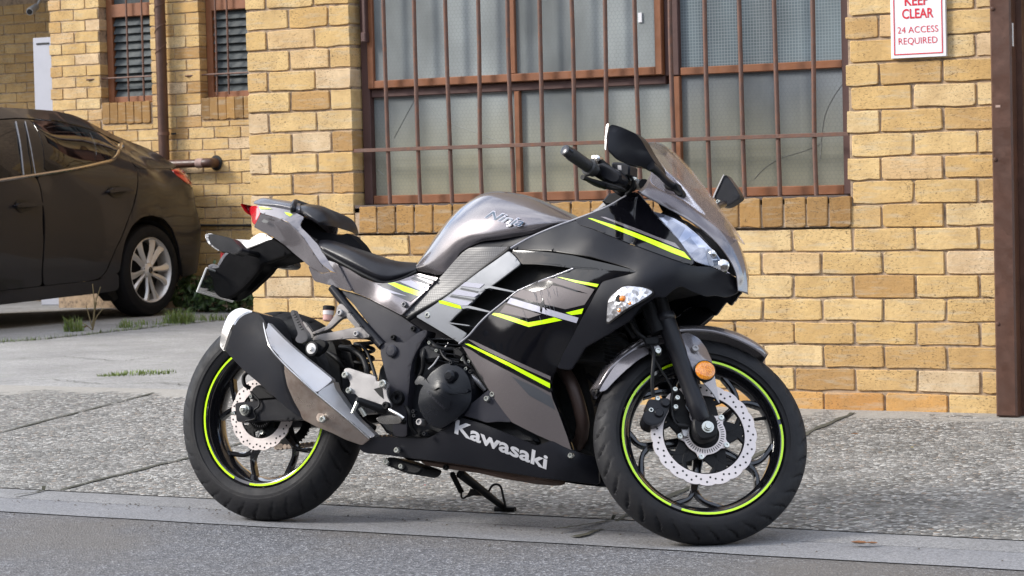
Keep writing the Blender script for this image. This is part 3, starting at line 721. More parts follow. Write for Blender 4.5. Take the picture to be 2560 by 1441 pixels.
# round downpipe with wire wound round it, elbow below
px_ = ax(418, 200); rp_ = thing('downpipe', 'round brown downpipe with wire wound round it on the far brick wall', 'pipe', (px_, RY-.06, 1.2))
V, Fc = tube_geo(np.array([(px_, RY-.065, 1.18), (px_, RY-.065, 3)]), .041, 20); mk('pipe', V, Fc, pipem, rp_, 50)
wq = [(px_+.0435*cos(a), RY-.065+.0435*sin(a), 1.95+.026*a+.006*sin(a*2.3)) for a in np.linspace(0, 2*pi*5.2, 110)]
V, Fc = tube_geo(np.array(wq), .0028, 5); mk('wire', V, Fc, rust, rp_, 50)
V, Fc = lathe_geo(Frame((px_, RY-.065, az(420, 335, RY)), (1, 0, 0), (0, -1, 0), (0, 0, 1)), (0, 0), [(.041, -.012), (.046, -.012), (.046, .012), (.041, .012)], 20); mk('clip', V, Fc, rust, rp_, 40)
box('clip_nail', (px_+.045, px_+.085, RY-.03, RY-.018, az(430, 335, RY)-.008, az(430, 335, RY)+.006), mat('black_iron', (.02, .02, .02), .6), rp_)
el = thing('waste_pipe', 'short rusty horizontal pipe with socket elbow leaving the far wall above the car boot', 'pipe', (ax(520, 408), RY-.05, 1.2))
xe = ax(541, 408); ze = az(530, 408)
V, Fc = tube_geo(np.array([(xe-.42, RY-.09, ze), (xe-.03, RY-.09, ze)]), .031, 16); mk('pipe', V, Fc, pipem, el, 50)
V, Fc = tube_geo(np.array([(xe-.11, RY-.09, ze), (xe-.05, RY-.09, ze)]), .037, 16); mk('socket', V, Fc, mat('flaked_pipe', (.30, .20, .17), .7, var=.5, vs=40), el, 50)
V, Fc = tube_geo(crom(np.array([(xe-.05, RY-.09, ze), (xe-.005, RY-.085, ze), (xe, RY-.05, ze), (xe, RY+.02, ze)]), 4), .037, 16); mk('elbow', V, Fc, pipem, el, 50)
V, Fc = lathe_geo(Frame((xe, RY-.003, ze), (1, 0, 0), (0, 0, 1), (0, -1, 0)), (0, 0), [(.036, 0), (.058, 0), (.054, .006), (.036, .008)], 16); mk('collar', V, Fc, mat('black_sealant', (.015, .015, .015), .8), el, 40)
cb = thing('cable', 'thin black cable run along a mortar joint of the far wall, right of the car', 'cable', (ax(560, 563), RY-.01, .74))
V, Fc = tube_geo(np.array([(ax(470, 562), RY-.012, az(500, 562)), (ax(540, 564), RY-.012, az(540, 564)), (ax(700, 570), RY-.012, az(615, 565))]), .009, 8); mk('sleeve', V, Fc, mat('black_cable', (.012, .012, .012), .6), cb, 50)

# recessed porch at far left
PY = 8.3
pw = thing('porch_wall', 'shaded brick porch wall at the far left edge, behind the white door frame', 'wall', (-14, PY, .12))
courses(pw, PY, -16.2, -13.0, 18, 30, (-14.0, -14.12), vis=lambda x, z: True, kindf=lambda k, x: 'tan')
box('mortar', (-20, -12.5, PY+.008, PY+.3, 0, 5), M['mortar'], pw)
box('return_wall', (cX-.02, cX+.006, RY+.1, PY, 0, 5), M['wall_tex'], pw); box('soffit', (-20, cX, RY+.1, PY, 3.4, 3.5), mat('soffit', (.35, .33, .3), .8), pw)
box('side_wall', (-20, -19.9, 2, PY, 0, 5), M['wall_tex'], pw)
dr = thing('door_frame', 'tall white painted door frame post beside the shaded porch, above the car roof', 'door frame', (ax(108, 200, 6.9), 6.9, .12))
dl, d_r = ax(89, 200, 6.9), ax(130, 200, 6.9); dt = az(105, 95, 6.9); wp_ = mat('white_door_paint', (.42, .43, .48), .5, var=.1)
box('post', (dl, d_r+.05, 6.88, 6.96, .12, dt), wp_, dr, ch=.004); box('lock_slot', (dl+.04, d_r, 6.874, 6.879, dt-.055, dt-.042), mat('slot_dark', (.03, .03, .03), .8), dr)
sc_ = thing('security_camera', 'small pale bullet camera under the porch ceiling at top left corner', 'camera', at(88, 20, 'Y', 7.6))
p = at(90, 18, 'Y', 7.6); q = at(74, 30, 'Y', 7.45); axis('housing', p, q, [(0, 0), (0, .03), (.85, .034), (1, .03), (1, 0)], mat('pale_plastic', (.5, .5, .5), .4), sc_)
axis('lens', p+(q-p)*.99, p+(q-p)*1.05, [(0, .0), (0, .024), (1, .022), (1, 0)], mat('lens_black', (.01, .01, .01), .1), sc_)
axis('bracket', p, p+np.array((.05, .05, .12)), [(0, .01), (1, .012)], mat('pale_plastic2', (.4, .4, .4), .4), sc_)

# ------------------------------------------------------------------ plants, leaves
grn = NT('grass_blade'); oi = grn.pos(); grn.l(grn.mix(grn.ramp(grn.noise(oi, 30, 2), (.3, 0.), (.7, 1.)), (.06, .11, .02), (.20, .26, .06)), grn.b.inputs['Base Color']); grn.set('Roughness', .5); grn.set('Subsurface Weight', .0); grass_m = grn.m
dryg = mat('dry_stalk', (.20, .16, .08), .8, var=.3)
def tuft(name, label, cat, c, R, H, n, m=grass_m, group=None, root=None, elong=1.0, direc=0.0):
    V = []; Fc = []
    for i in range(n):
        a = random.uniform(0, 2*pi); r = R*.7*sqrt(random.random()); bx, by = r*cos(a)*elong, r*sin(a); bx, by = bx*cos(direc)-by*sin(direc), bx*sin(direc)+by*cos(direc)
        h = H*random.uniform(.35, 1)*(1-.55*(r/R)**2); l = random.uniform(.1, .8)*h; d = random.uniform(0, 2*pi)*.5+a*.5; w = random.uniform(.0016, .0036); b = len(V)
        px, py = -sin(d)*w, cos(d)*w; P0 = np.array((c[0]+bx, c[1]+by, c[2]-.004)); P1 = P0+(cos(d)*l*.35, sin(d)*l*.35, h*.62); P2 = P0+(cos(d)*l, sin(d)*l, h)
        V += [P0-(px, py, 0), P0+(px, py, 0), P1-np.array((px, py, 0))*.8, P1+np.array((px, py, 0))*.8, P2]; Fc += [(b, b+1, b+3, b+2), (b+2, b+3, b+4)]
    o = mk(name, np.array(V), Fc, m, root, 60, loc=None if root is not None else c)
    if label: tag(o, label, cat, group)
    return o
Gp = 'grass tufts growing along the yard crack'
def zg(x, y): return at(x, y, 'Z', .1187)
tuft('grass_tuft', 'upright bright grass tuft in the crack, just below the car sill beside a dry stalk', 'grass', zg(184, 829), .09, .13, 150, group=Gp)
tuft('grass_tuft', 'densest bright grass tuft, in the crack in front of the car wheel', 'grass', zg(447, 808), .13, .13, 260, group=Gp, elong=1.3)
tuft('grass_tuft', 'low spreading grass tuft between the car wheel and the silencer', 'grass', zg(530, 801), .12, .07, 110, group=Gp, elong=1.6)
tuft('grass_tuft', 'thin grass tuft with one tall blade, left of the densest tuft', 'grass', zg(322, 820), .10, .09, 60, group=Gp, elong=1.5)
tuft('grass_tuft', 'sparse seedy grass tuft between the dry weed and the car wheel', 'grass', zg(370, 812), .10, .06, 60, group=Gp, elong=1.8)
st_ = tuft('grass', None, None, zg(300, 829), .02, .03, 1); bpy.data.objects.remove(st_)
V = []; Fc = []
for i in range(500):
    t = random.random()**.8; a = np.array(cr[0])+0; seg = random.random()*(len(cr)-1); j = int(seg); P = np.array(cr[j])+(np.array(cr[j+1])-np.array(cr[j]))*(seg-j)
    P = P+np.array([random.gauss(0, .03), random.gauss(0, .02)]); d = random.uniform(0, 6.28); h = random.uniform(.008, .035); w = .002; b = len(V)
    V += [(P[0]-sin(d)*w, P[1]+cos(d)*w, .119), (P[0]+sin(d)*w, P[1]-cos(d)*w, .119), (P[0]+cos(d)*h*.6, P[1]+sin(d)*h*.6, .119+h)]; Fc.append((b, b+1, b+2))
o = mk('ground_cover', V, Fc, grass_m, None, 0); o['kind'] = 'stuff'; o['label'] = 'short moss and grass filling the long crack across the yard'; o['category'] = 'grass'
Gm = 'flat grass patches in the middle of the concrete'
tuft('grass_patch', 'larger flat grass patch on the bare concrete left of the rear tyre', 'grass', zg(358, 935), .20, .028, 300, group=Gm, elong=1.2, direc=.9)
tuft('grass_patch', 'smaller flat grass patch left of the larger one on bare concrete', 'grass', zg(281, 940), .08, .025, 100, group=Gm, elong=1.3, direc=.9)
wd = thing('weed', 'dry brown forked weed stalk standing in the yard crack below the car', 'weed', zg(232, 826))
c0 = zg(232, 826)
for a, b in (((-.03, 0, .10), (-.05, .0, .16)), ((.02, 0, .14), (.01, 0, .30)), ((.02, 0, .15), (.075, 0, .28)), ((.0, 0, .05), (.03, .01, .18)), ((-.05, 0, .03), (-.09, 0, .05)), ((.03, 0, .08), (.09, .0, .14))):
    V, Fc = tube_geo(crom(np.array([c0, c0+np.array(a), c0+np.array(b)]), 3), .0035, 5); mk('stalk', V, Fc, dryg, wd, 50)
def leafcloud(c, R, n, s, seed):
    r = np.random.default_rng(seed); V = []; Fc = []
    for i in range(n):
        d = r.normal(size=3); d /= np.linalg.norm(d); rr = r.random()**.35; P = np.array(c)+d*rr*np.array(R)*(1+.25*sin(d[0]*7+seed)); P[2] = max(P[2], c[2]-R[2]+.02)
        n_ = r.normal(size=3)+np.array((.3, -.8, .8)); n_ /= np.linalg.norm(n_); x, y = perp(n_); a = r.random()*6.28; x, y = x*cos(a)+y*sin(a), -x*sin(a)+y*cos(a); k = s*r.uniform(.6, 1.3); b = len(V)
        V += [P-x*k, P-y*k*.55-n_*k*.15, P+x*k, P+y*k*.55-n_*k*.15]; Fc.append((b, b+1, b+2, b+3))
    return np.array(V), Fc
lf = NT('dark_leaf'); lf.l(lf.mix(lf.ramp(lf.noise(lf.pos(), 26, 3), (.35, 0.), (.65, 1.)), (.018, .045, .014), (.075, .13, .035)), lf.b.inputs['Base Color']); lf.set('Roughness', .45)
for i, (x, y, R, n, lab) in enumerate(((490, 735, (.24, .15, .15), 420, 'low dark green bush behind the car wheel, left of the number plate'), (585, 712, (.26, .15, .20), 520, 'taller leafy green bush between the number plate and the brick corner'))):
    c = at(x, y, 'Y', 6.05); c[2] = R[2]+.09; b_ = thing('bush', lab, 'bush', (c[0], c[1], .12), 'bushes at the foot of the far wall'); V, Fc = leafcloud(c, R, n, .034, i+3); mk('leaves', V, Fc, lf.m, b_, 0)
    for j in range(6): q = np.array((c[0]+random.uniform(-.2, .2), c[1], .12)); V, Fc = tube_geo(np.array([q, q+(random.uniform(-.1, .1), 0, .25)]), .006, 5); mk('stem', V, Fc, dryg, b_, 50)
brownl = mat('dead_leaf', (.17, .075, .03), .7, var=.4, vs=60); yell = mat('yellow_leaf', (.55, .42, .08), .6)
def leaf(lab, x, y, s, m, curl=.3):
    c = atg(x, y); c[2] = gz(c[1])+.008; V = []; n = 9
    for i in range(n):
        t = i/(n-1); wv = s*.33*sin(pi*t)**.8; z = .004+s*curl*(t-.5)**2
        V += [(c[0]+(t-.5)*s, c[1]-wv, c[2]+z+wv*.35), (c[0]+(t-.5)*s, c[1], c[2]+z), (c[0]+(t-.5)*s, c[1]+wv*(.7+.3*sin(t*20)), c[2]+z+wv*.4)]
    Fc = [(i*3+k, (i+1)*3+k, (i+1)*3+k+1, i*3+k+1) for i in range(n-1) for k in (0, 1)]
    o = mk('fallen_leaf', V, Fc, m, None, 60, loc=c); tag(o, lab, 'leaf', 'fallen leaves on the pavement'); return o
leaf('curled brown leaf lying on the gutter, right of the front tyre', 2148, 1371, .05, brownl); leaf('small brown leaf beside the curled one on the gutter', 2180, 1371, .035, brownl)
leaf('tiny yellow leaf on the aggregate footpath below the wall', 2280, 1128, .012, yell); leaf('small brown leaf on the footpath near the slanting joint', 2137, 1095, .03, brownl); leaf('tiny red scrap on the footpath below the belly of the motorcycle', 1062, 1223, .01, mat('red_scrap', (.6, .05, .06), .6))
leaf('dark brown twig on the gutter right of the kickstand, near the road edge', 1690, 1352, .03, brownl)
leaf('russet dead leaf caught in the yard crack beside the dry weed', 206, 826, .09, mat('russet_leaf', (.30, .12, .06), .7, var=.4, vs=60), .9); leaf('dark curled dead leaf under the bush behind the car wheel', 497, 772, .08, brownl, .9)
# grit swept against the kerb
V = []; Fc = []
for i in range(170):
    x = random.uniform(0, 1) ; X = random.choice((random.gauss(-4.9, .35), random.gauss(-4.0, .6), random.uniform(-6, -1))); Y = random.gauss(-2.44, .035) if random.random() < .6 else random.uniform(-2.9, -2.3); s = random.uniform(.0012, .004); z = .006 if Y > -2.6 else 0; b = len(V)
    V += [(X-s, Y-s, z), (X+s, Y-s*.6, z), (X+s*.5, Y+s, z), (X-s*.7, Y+s*.6, z), (X, Y, z+s*1.1)]; Fc += [(b, b+1, b+4), (b+1, b+2, b+4), (b+2, b+3, b+4), (b+3, b, b+4)]
o = mk('gravel', V, Fc, mat('grit', (.09, .08, .07), .9, var=.5, vs=90), None, 0); o['kind'] = 'stuff'; o['label'] = 'loose grit scattered along the concrete gutter'; o['category'] = 'grit'

# the far side of the street, which only the paint and the glass see
ob = thing('building', 'long plain two-storey building across the road, seen only mirrored in paint and glass', 'building', (-6, -18, 0))
box('facade', (-45, 30, -24, -18, 0, 7.5), mat('street_render', (.16, .14, .12), .9, var=.3, vs=1.5), ob)
box('cornice', (-45.2, 30.2, -22, -17.85, 7.503, 7.8), mat('street_cornice', (.3, .28, .25), .9), ob)
dwm = mat('dark_window_glass', (.02, .022, .025), .1)
for i in range(16):
    for z in (1.0, 4.4): box('window', (-43+i*4.6, -41+i*4.6, -17.995, -17.97, z, z+1.6), dwm, ob)
# ================================================================== parked car (side of the car lies along world Y)
CF = Frame((-11.95, 5.49, .1187), (0, 1, 0), (0, 0, 1), (1, 0, 0))
car = thing('parked_car', 'dark brown sedan parked on the yard beside the workshop, seen from its right rear side', 'car', (-11.95, 4.2, .1187))
def carpaint():
    t = NT('dark_brown_metallic_paint'); p = t.pos(); fl = t.voro(p, 900); s = t.n('SeparateColor'); t.l(fl.outputs['Color'], s.inputs[0])
    t.l(t.mix(s.outputs[0], (.010, .0095, .0115), (.019, .017, .020)), t.b.inputs['Base Color']); t.set('Metallic', .1); t.set('Roughness', .42); t.set('Coat Weight', .5); t.set('Specular IOR Level', .25); t.set('Coat Roughness', .03)
    t.bump(t.noise(p, 4, 2), .02, .01); return t.m
cpt = carpaint(); cbl = mat('gloss_black_trim', (.006, .006, .007), .12, rv=.02); cgl = mat('tinted_car_glass', (.004, .004, .005), .03, rv=0, spec=.45); cru = mat('car_tyre', (.008, .008, .009), .75, spec=.2, bump=.2, bs=80)
chrome = mat('satin_chrome', (.55, .50, .46), .18, metal=1.0, rv=.04); calloy = mat('car_alloy', (.62, .60, .58), .40, metal=.6, var=.08); cdark = mat('car_dark', (.006, .006, .006), .9)
CS = Surf(np.array([(-3.4, .15, .84), (-3.4, .5, .89), (-3.4, .95, .83), (-2, .2, .85), (-2, .6, .90), (-2, 1.0, .83), (-1.0, .18, .85), (-1.0, .45, .885), (-1.0, .75, .90), (-1.0, 1.0, .845), (-.3, .2, .86), (-.3, .5, .905), (-.3, .78, .905), (-.3, 1.06, .83),
    (0, .5, .915), (.1, .8, .90), (.1, 1.05, .81), (.4, .25, .87), (.45, .6, .885), (.45, .85, .86), (.5, 1.05, .76), (.70, .3, .76), (.74, .6, .77), (.72, .85, .72), (.70, 1.05, .64), (.9, .3, .50), (.9, .6, .50), (.88, .9, .48), (.86, 1.1, .4),
    (-1.5, 1.38, .60), (-.9, 1.40, .58), (-.4, 1.30, .59), (0, 1.2, .64), (-3, 1.38, .60), (-1.5, 1.46, .48), (-.9, 1.46, .47), (-.4, 1.38, .48), (.2, 1.18, .55), (.55, 1.12, .52)]))
kw = dict(h=.06, er=.006, thick=.02, rc=.02)
sheet(CF, 'rear_door', 'Q: 447,878 600,850 900,785 1350,698 1420,640 1460,560 1490,515 1560,690 1648,785 1652,950 1600,1230 1520,1441 R: 1365,250 1262,470 1195,635 1110,712 1000,733 495,787 487,640 508,300 508,0 Q: 522,1200 498,1010', CS, cpt, car, mir=True, label=None, **kw)
sheet(CF, 'front_door', 'Q: -1500,1120 -300,982 0,932 430,866 485,1010 510,1200 513,1441 R: 492,300 470,640 478,788 0,842 -1200,985 -1600,500', CS, cpt, car, mir=True, **kw)
sheet(CF, 'sill', 'R: -2800,1180 -1200,990 0,848 480,793 1000,738 1115,722 1340,640 1345,835 1200,862 600,932 0,1004 -2800,1330', CS, cpt, car, mir=True, **kw)
sheet(CF, 'rear_quarter', 'Q: 1498,512 1565,688 1655,783 2060,783 2110,862 2240,965 2322,1012 2350,1120 2400,1290 2445,1441 R: 2262,330 2262,560 2220,640 2060,690 2048,560 2015,330 1950,150 1850,30 1720,-8 1600,15 1490,110 1410,280 1375,450 1352,640 1120,716 1205,637 1272,470 1375,250 Q: 1532,1441 1612,1230 1664,950 1658,792 1575,690', CS, cpt, car, mir=True, **kw)
sheet(CF, 'roof_side', 'Q: -3500,260 -1500,70 -300,36 0,38 400,64 620,80 900,122 1150,203 1400,303 1700,452 1950,610 2130,680 2245,748 2062,779 1658,779 1570,682 1500,505 1445,465 1300,392 1040,285 700,200 200,170 0,182 -300,195 -1500,260 -2800,420', CS, cpt, car, mir=True, **kw)
sheet(CF, 'window_surround', 'Q: -2600,640 -1500,262 -300,198 0,185 200,173 700,203 1040,288 1300,395 1445,468 1430,590 1350,690 900,778 430,858 0,925 -300,975 -1500,1115', CS, cbl, car, mir=True, h=.06, er=0, thick=.01, off=-.012)
gk = dict(h=.06, er=.004, thick=.004, rc=.02, off=-.006)
sheet(CF, 'window', 'Q: 395,215 700,238 1040,312 1140,692 900,738 545,806', CS, cgl, car, mir=True, label='tinted rear door window', **gk)
sheet(CF, 'window', 'Q: 1078,322 1310,428 1362,618 1290,668 1162,690', CS, cgl, car, mir=True, label='small rear quarter pane', **gk)
sheet(CF, 'window', 'Q: 1328,436 1432,482 1420,560 1375,620', CS, cgl, car, mir=True, **gk)
sheet(CF, 'window', 'Q: -2000,560 -1400,300 -300,222 178,210 268,850 0,892 -300,938 -1400,1080', CS, cgl, car, mir=True, label='tinted front door window', **gk)
tl = mat('seam_grey', (.20, .20, .21), .3)  # light grey for the tubes along the door seams
def ctube(name, t, r, m, off=.004, mir=False): 
    P = np.array([on(CF, e, CS)+np.array((0, 0, off)) for e in parse(t)]); P = crom(P, 4); V, Fc = tube_geo(CF.W(P), r, 6); mk(name, V, Fc, m, car, 50)
ctube('window_trim', 'Q: -1500,1122 -300,975 0,918 430,855 900,780 1200,712 1340,675 1400,620 1430,545 1452,480', .012, chrome)
ctube('door_seal', 'Q: 185,215 240,500 278,855', .006, tl); ctube('door_seal', 'Q: 297,210 360,500 418,838', .004, tl)
rcs = mat('handle_recess', (.004, .004, .004), .5)
for n, (t, t2) in enumerate((('Q: 1275,1035 1320,990 1420,975 1480,1010 1465,1090 1400,1135 1330,1110', 'Q: 1262,1050 1330,1008 1500,998 1550,1015 1546,1052 1400,1055 1275,1075'),
              ('Q: 165,1200 210,1150 290,1140 350,1180 345,1270 280,1315 200,1285', 'Q: 148,1222 200,1190 430,1175 472,1190 470,1228 300,1240 160,1245'))):
    sheet(CF, 'handle_recess', t, CS, rcs, car, thick=.001, er=0, off=.0065, rc=.02, h=.05)
    h = sheet(CF, 'door_handle', t2, CS, cpt, car, thick=.03, er=.010, off=.045, rc=.008, h=.03, mir=True)
lamp = NT('tail_lamp_red'); lamp.set('Base Color', (.42, .022, .012)); lamp.set('Roughness', .12); lamp.set('Coat Weight', 1.0); lamp.l(lamp.mix(lamp.ramp(lamp.noise(lamp.pos((1, 1, 4)), 12, 2), (.4, 0.), (.6, 1.)), (.24, .008, .006), (.62, .06, .03)), lamp.b.inputs['Base Color'])
sheet(CF, 'tail_lamp', 'Q: 2070,790 2250,768 2312,788 2347,880 2330,1002 2235,955 2110,850', CS, lamp.m, car, mir=True, thick=.03, er=.012, off=.008, rc=.02, h=.03)
# closing surfaces: roof, boot, tail, nose, floor
def cen(u, v, w): return (u, v, w)
R_ = [[(-2.7, .92, .70), (-2.7, 1.0, .5), (-2.7, 1.03, 0)], [(-2.0, 1.30, .60), (-2.0, 1.37, .4), (-2, 1.39, 0)], [(-1.5, 1.425, .50), (-1.5, 1.455, .3), (-1.5, 1.465, 0)], [(-.9, 1.425, .50), (-.9, 1.455, .3), (-.9, 1.465, 0)], [(-.4, 1.345, .50), (-.4, 1.375, .3), (-.4, 1.385, 0)],
      [(.1, 1.19, .54), (.1, 1.215, .3), (.1, 1.22, 0)], [(.5, 1.085, .53), (.5, 1.10, .3), (.5, 1.105, 0)], [(.78, 1.06, .48), (.83, 1.08, .3), (.85, 1.085, 0)], [(.85, .98, .47), (.90, .98, .3), (.92, .98, 0)], [(.86, .7, .50), (.93, .7, .3), (.95, .7, 0)], [(.90, .45, .50), (.95, .45, .3), (.97, .45, 0)], [(.84, .22, .48), (.88, .2, .3), (.9, .2, 0)]]
patch(CF, 'body_shell', [np.array(r) for r in R_], cpt, car, k=4)
patch(CF, 'bonnet', [np.array(r) for r in [[(-2.3, .95, .80), (-2.3, .98, .5), (-2.3, 1.0, 0)], [(-3.0, .85, .80), (-3.0, .9, .5), (-3, .92, 0)], [(-3.5, .7, .74), (-3.55, .72, .5), (-3.6, .72, 0)], [(-3.55, .3, .7), (-3.65, .3, .5), (-3.7, .3, 0)]]], cpt, car, k=4)
prism(CF, 'floor_pan', '#: -3.4,.17 -3.25,.17 -2.9,.5 -2.5,.5 -2.3,.17 -.42,.17 -.38,.45 .38,.45 .42,.25 .74,.28 .80,.75 -2.3,.80 -3.4,.6', -.60, .60, cdark, car)
prism(CF, 'cabin', '#: -2.3,.80 .5,.78 .3,1.02 -.3,1.22 -.9,1.36 -1.5,1.36 -2.0,1.20', -.55, .55, cdark, car)
def carwheel(u, sgn):
    fr = CF if sgn > 0 else Frame(CF.o, -CF.M[:, 0], CF.M[:, 1], -CF.M[:, 2]); u = u*sgn if sgn < 0 else u; w0 = .885
    rim = lathe(fr, 'wheel', (u, .33), [(.236, w0-.002), (.229, w0+.003), (.222, w0-.006), (.212, w0-.03), (.205, w0-.16)], calloy, car, seg=48)
    lathe(fr, 'tyre', (u, .33), [(.232, w0-.01), (.238, w0+.006), (.255, w0+.014), (.285, w0+.012), (.312, w0-.002), (.326, w0-.03), (.328, w0-.10), (.326, w0-.17), (.30, w0-.20), (.23, w0-.19)], cru, rim, seg=64)
    lathe(fr, 'brake_drum', (u, .33), [(.0, w0-.10), (.205, w0-.10), (.205, w0-.16)], cdark, rim, seg=32)
    lathe(fr, 'hub', (u, .33), [(0, w0-.004), (.024, w0-.004), (.030, w0-.010), (.050, w0-.018), (.060, w0-.045)], calloy, rim, seg=32)
    lathe(fr, 'hub_cap', (u, .33), [(0, w0+.001), (.019, w0+.001), (.024, w0-.004)], cdark, rim, seg=24)
    lathe(fr, 'emblem', (u, .33), [(.015, w0+.002), (.017, w0+.003), (.0185, w0+.002)], chrome, rim, seg=20)
    for k in range(10):
        a = 2*pi*k/10+.12; tw = .13 if k % 2 else -.13; V = []
        for t, wd, ww in ((0, .017, -.020), (.25, .017, -.016), (.6, .021, -.010), (.85, .027, -.008), (1, .034, -.010)):
            r = .035+t*.188; aa = a+tw*sin(pi*t*.9)*.75; c = np.array((u+r*cos(aa), .33+r*sin(aa))); n = np.array((-sin(aa), cos(aa)))
            V += [(*(c-n*wd), w0+ww-.016), (*(c-n*wd*.55), w0+ww), (*(c+n*wd*.15), w0+ww-.002), (*(c+n*wd), w0+ww-.020), (*(c), w0+ww-.04)]
        Fc = [(i*5+j, i*5+(j+1) % 5, (i+1)*5+(j+1) % 5, (i+1)*5+j) for i in range(4) for j in range(5)]
        o = mk('spoke', fr.W(V), Fc, calloy, rim, 40); fixn(o)
    for k in range(5):
        a = 2*pi*k/5+.4; lathe(fr, 'wheel_nut', (u+.043*cos(a), .33+.043*sin(a)), [(0, w0-.018), (.009, w0-.018), (.010, w0-.03)], cdark, rim, seg=8)
    return rim
for u in (0, -2.7):
    for s in (1, -1): carwheel(u, s)
lathe(CF, 'wheel_arch', (0, .33), [(.355, .86), (.355, .60), (.1, .60)], cdark, car, seg=40, a0=-.3, a1=pi+.3)
prism(CF, 'mud_flap', 'R: 1200,860 1330,830 1345,600 1400,640 1370,900 1290,960', .70, .80, cdark, car)
# ================================================================== motorcycle
YAW, LEAN, STEER = .0284, .1931, .6374
B_ = rot([0, 0, 1], YAW)@rot([1, 0, 0], -LEAN); RC = np.array([-4.3208, -2.4964, .3094]); RAKE = radians(27.36)
BF = Frame(RC, B_[:, 0], B_[:, 2], -B_[:, 1])
SA = B_@np.array([-sin(RAKE), 0, cos(RAKE)]); Fm = rot(SA, STEER)@B_; FC = RC+B_@np.array([1.3914, 0, 0]); FC[2] = .27114
FF = Frame(FC, Fm[:, 0], Fm[:, 2], -Fm[:, 1])
bike = thing('motorcycle', 'silver, black and lime green sport motorcycle leaning on its side stand at the kerb', 'motorcycle', (-3.62, -2.47, .0))
# ---- materials
def paint(name, c, rough=.28, metal=.6, flake=.25, coat=1.0):
    t = NT(name); p = t.pos(); v = t.voro(p, 1400); s = t.n('SeparateColor'); t.l(v.outputs['Color'], s.inputs[0])
    t.l(t.mix(s.outputs[0], tuple(x*(1-flake) for x in c), tuple(x*(1+flake) for x in c)), t.b.inputs['Base Color']); t.set('Metallic', metal); t.set('Coat Weight', coat); t.set('Coat Roughness', .03)
    r = t.noise(p, 9, 6, .65); x = t.n('MapRange'); t.l(r, x.inputs[0]); x.inputs[1].default_value = .3; x.inputs[2].default_value = .75; x.inputs[3].default_value = rough-.01; x.inputs[4].default_value = rough+.03; t.l(x.outputs[0], t.b.inputs['Roughness'])
    return t.m
silver = paint('silver_mauve_paint', (.195, .178, .186), .24, .6, .2); sdark = paint('warm_grey_decal', (.105, .092, .095), .55, .3, .15, .0)
gblack = mat('gloss_black_paint', (.003, .003, .0045), .07, rv=.02, spec=.5); sblack = mat('satin_black_plastic', (.009, .0095, .013), .34, rv=.04, bump=.04, bs=700, spec=.26)
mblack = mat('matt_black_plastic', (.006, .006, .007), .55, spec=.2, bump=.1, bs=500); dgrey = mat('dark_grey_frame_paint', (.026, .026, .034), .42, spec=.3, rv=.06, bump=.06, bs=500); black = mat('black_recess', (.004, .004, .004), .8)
lime = mat('lime_decal', (.56, .90, .0), .3, coat=.6); wdec = mat('pale_decal', (.36, .36, .43), .5, coat=.1); stripe = mat('graphite_decal', (.045, .05, .06), .45, coat=.1)
chr_ = mat('bright_steel', (.60, .58, .56), .16, metal=1.0, rv=.05); steel = mat('brushed_steel', (.52, .51, .52), .42, metal=.75, var=.1, vs=7, rv=.06, dirt=((.42, .34, .28), .2)); alu = mat('cast_aluminium', (.33, .32, .32), .42, metal=.7, var=.12, bump=.15, bs=400)
steelb = mat('heat_browned_steel', (.42, .35, .30), .36, metal=.75, var=.4, vs=6, rv=.12, dirt=((.16, .08, .05), .6))
disc_m = mat('brake_disc_steel', (.62, .56, .54), .40, metal=.45, var=.08, bump=.1, bs=300); tyre_m = mat('tyre_rubber', (.014, .014, .016), .62, spec=.22, var=.35, vs=14, rv=.12, bump=.2, bs=240, dirt=((.03, .028, .025), .35))
rimb = mat('rim_gloss_black', (.008, .008, .010), .14, coat=.8, rv=.03); seat_m = mat('seat_vinyl', (.010, .010, .014), .36, spec=.35, bump=.22, bs=520, rv=.05); zinc = mat('zinc_bolt', (.55, .56, .52), .28, metal=.9)
rusty = mat('rusty_underside', (.085, .050, .035), .75, var=.5, vs=14, bump=.5, bs=90); rubber = mat('black_rubber', (.007, .007, .008), .5, spec=.25); enginem = mat('engine_black', (.009, .010, .013), .36, spec=.35, bump=.12, bs=260)
redl = NT('red_lens'); redl.set('Base Color', (.55, .02, .03)); redl.set('Roughness', .1); redl.set('Coat Weight', 1.0); redl = redl.m
orange = NT('orange_reflector'); _p = orange.pos(); _v = orange.voro(_p, 260, 'DISTANCE_TO_EDGE'); orange.l(orange.mix(orange.ramp(_v.outputs['Distance'], (.0, 0.), (.2, 1.)), (.55, .13, .005), (.95, .36, .02)), orange.b.inputs['Base Color']); orange.set('Roughness', .18); orange.set('Coat Weight', 1.0); orange = orange.m
def clearlens(name, a, b, sc):
    t = NT(name); p = t.pos((1, 1, 1)); v = t.voro(p, sc, 'F1'); s = t.n('SeparateColor'); t.l(v.outputs['Color'], s.inputs[0]); t.l(t.mix(s.outputs[0], a, b), t.b.inputs['Base Color'])
    t.set('Roughness', .16); t.set('Metallic', .55); t.set('Coat Weight', 1.0); t.bump(v.outputs['Distance'], .25, .004); return t.m
lens = clearlens('clear_indicator_lens', (.20, .19, .19), (.85, .85, .88), 90); hlm = clearlens('headlamp_reflector', (.16, .17, .21), (.66, .68, .78), 26)
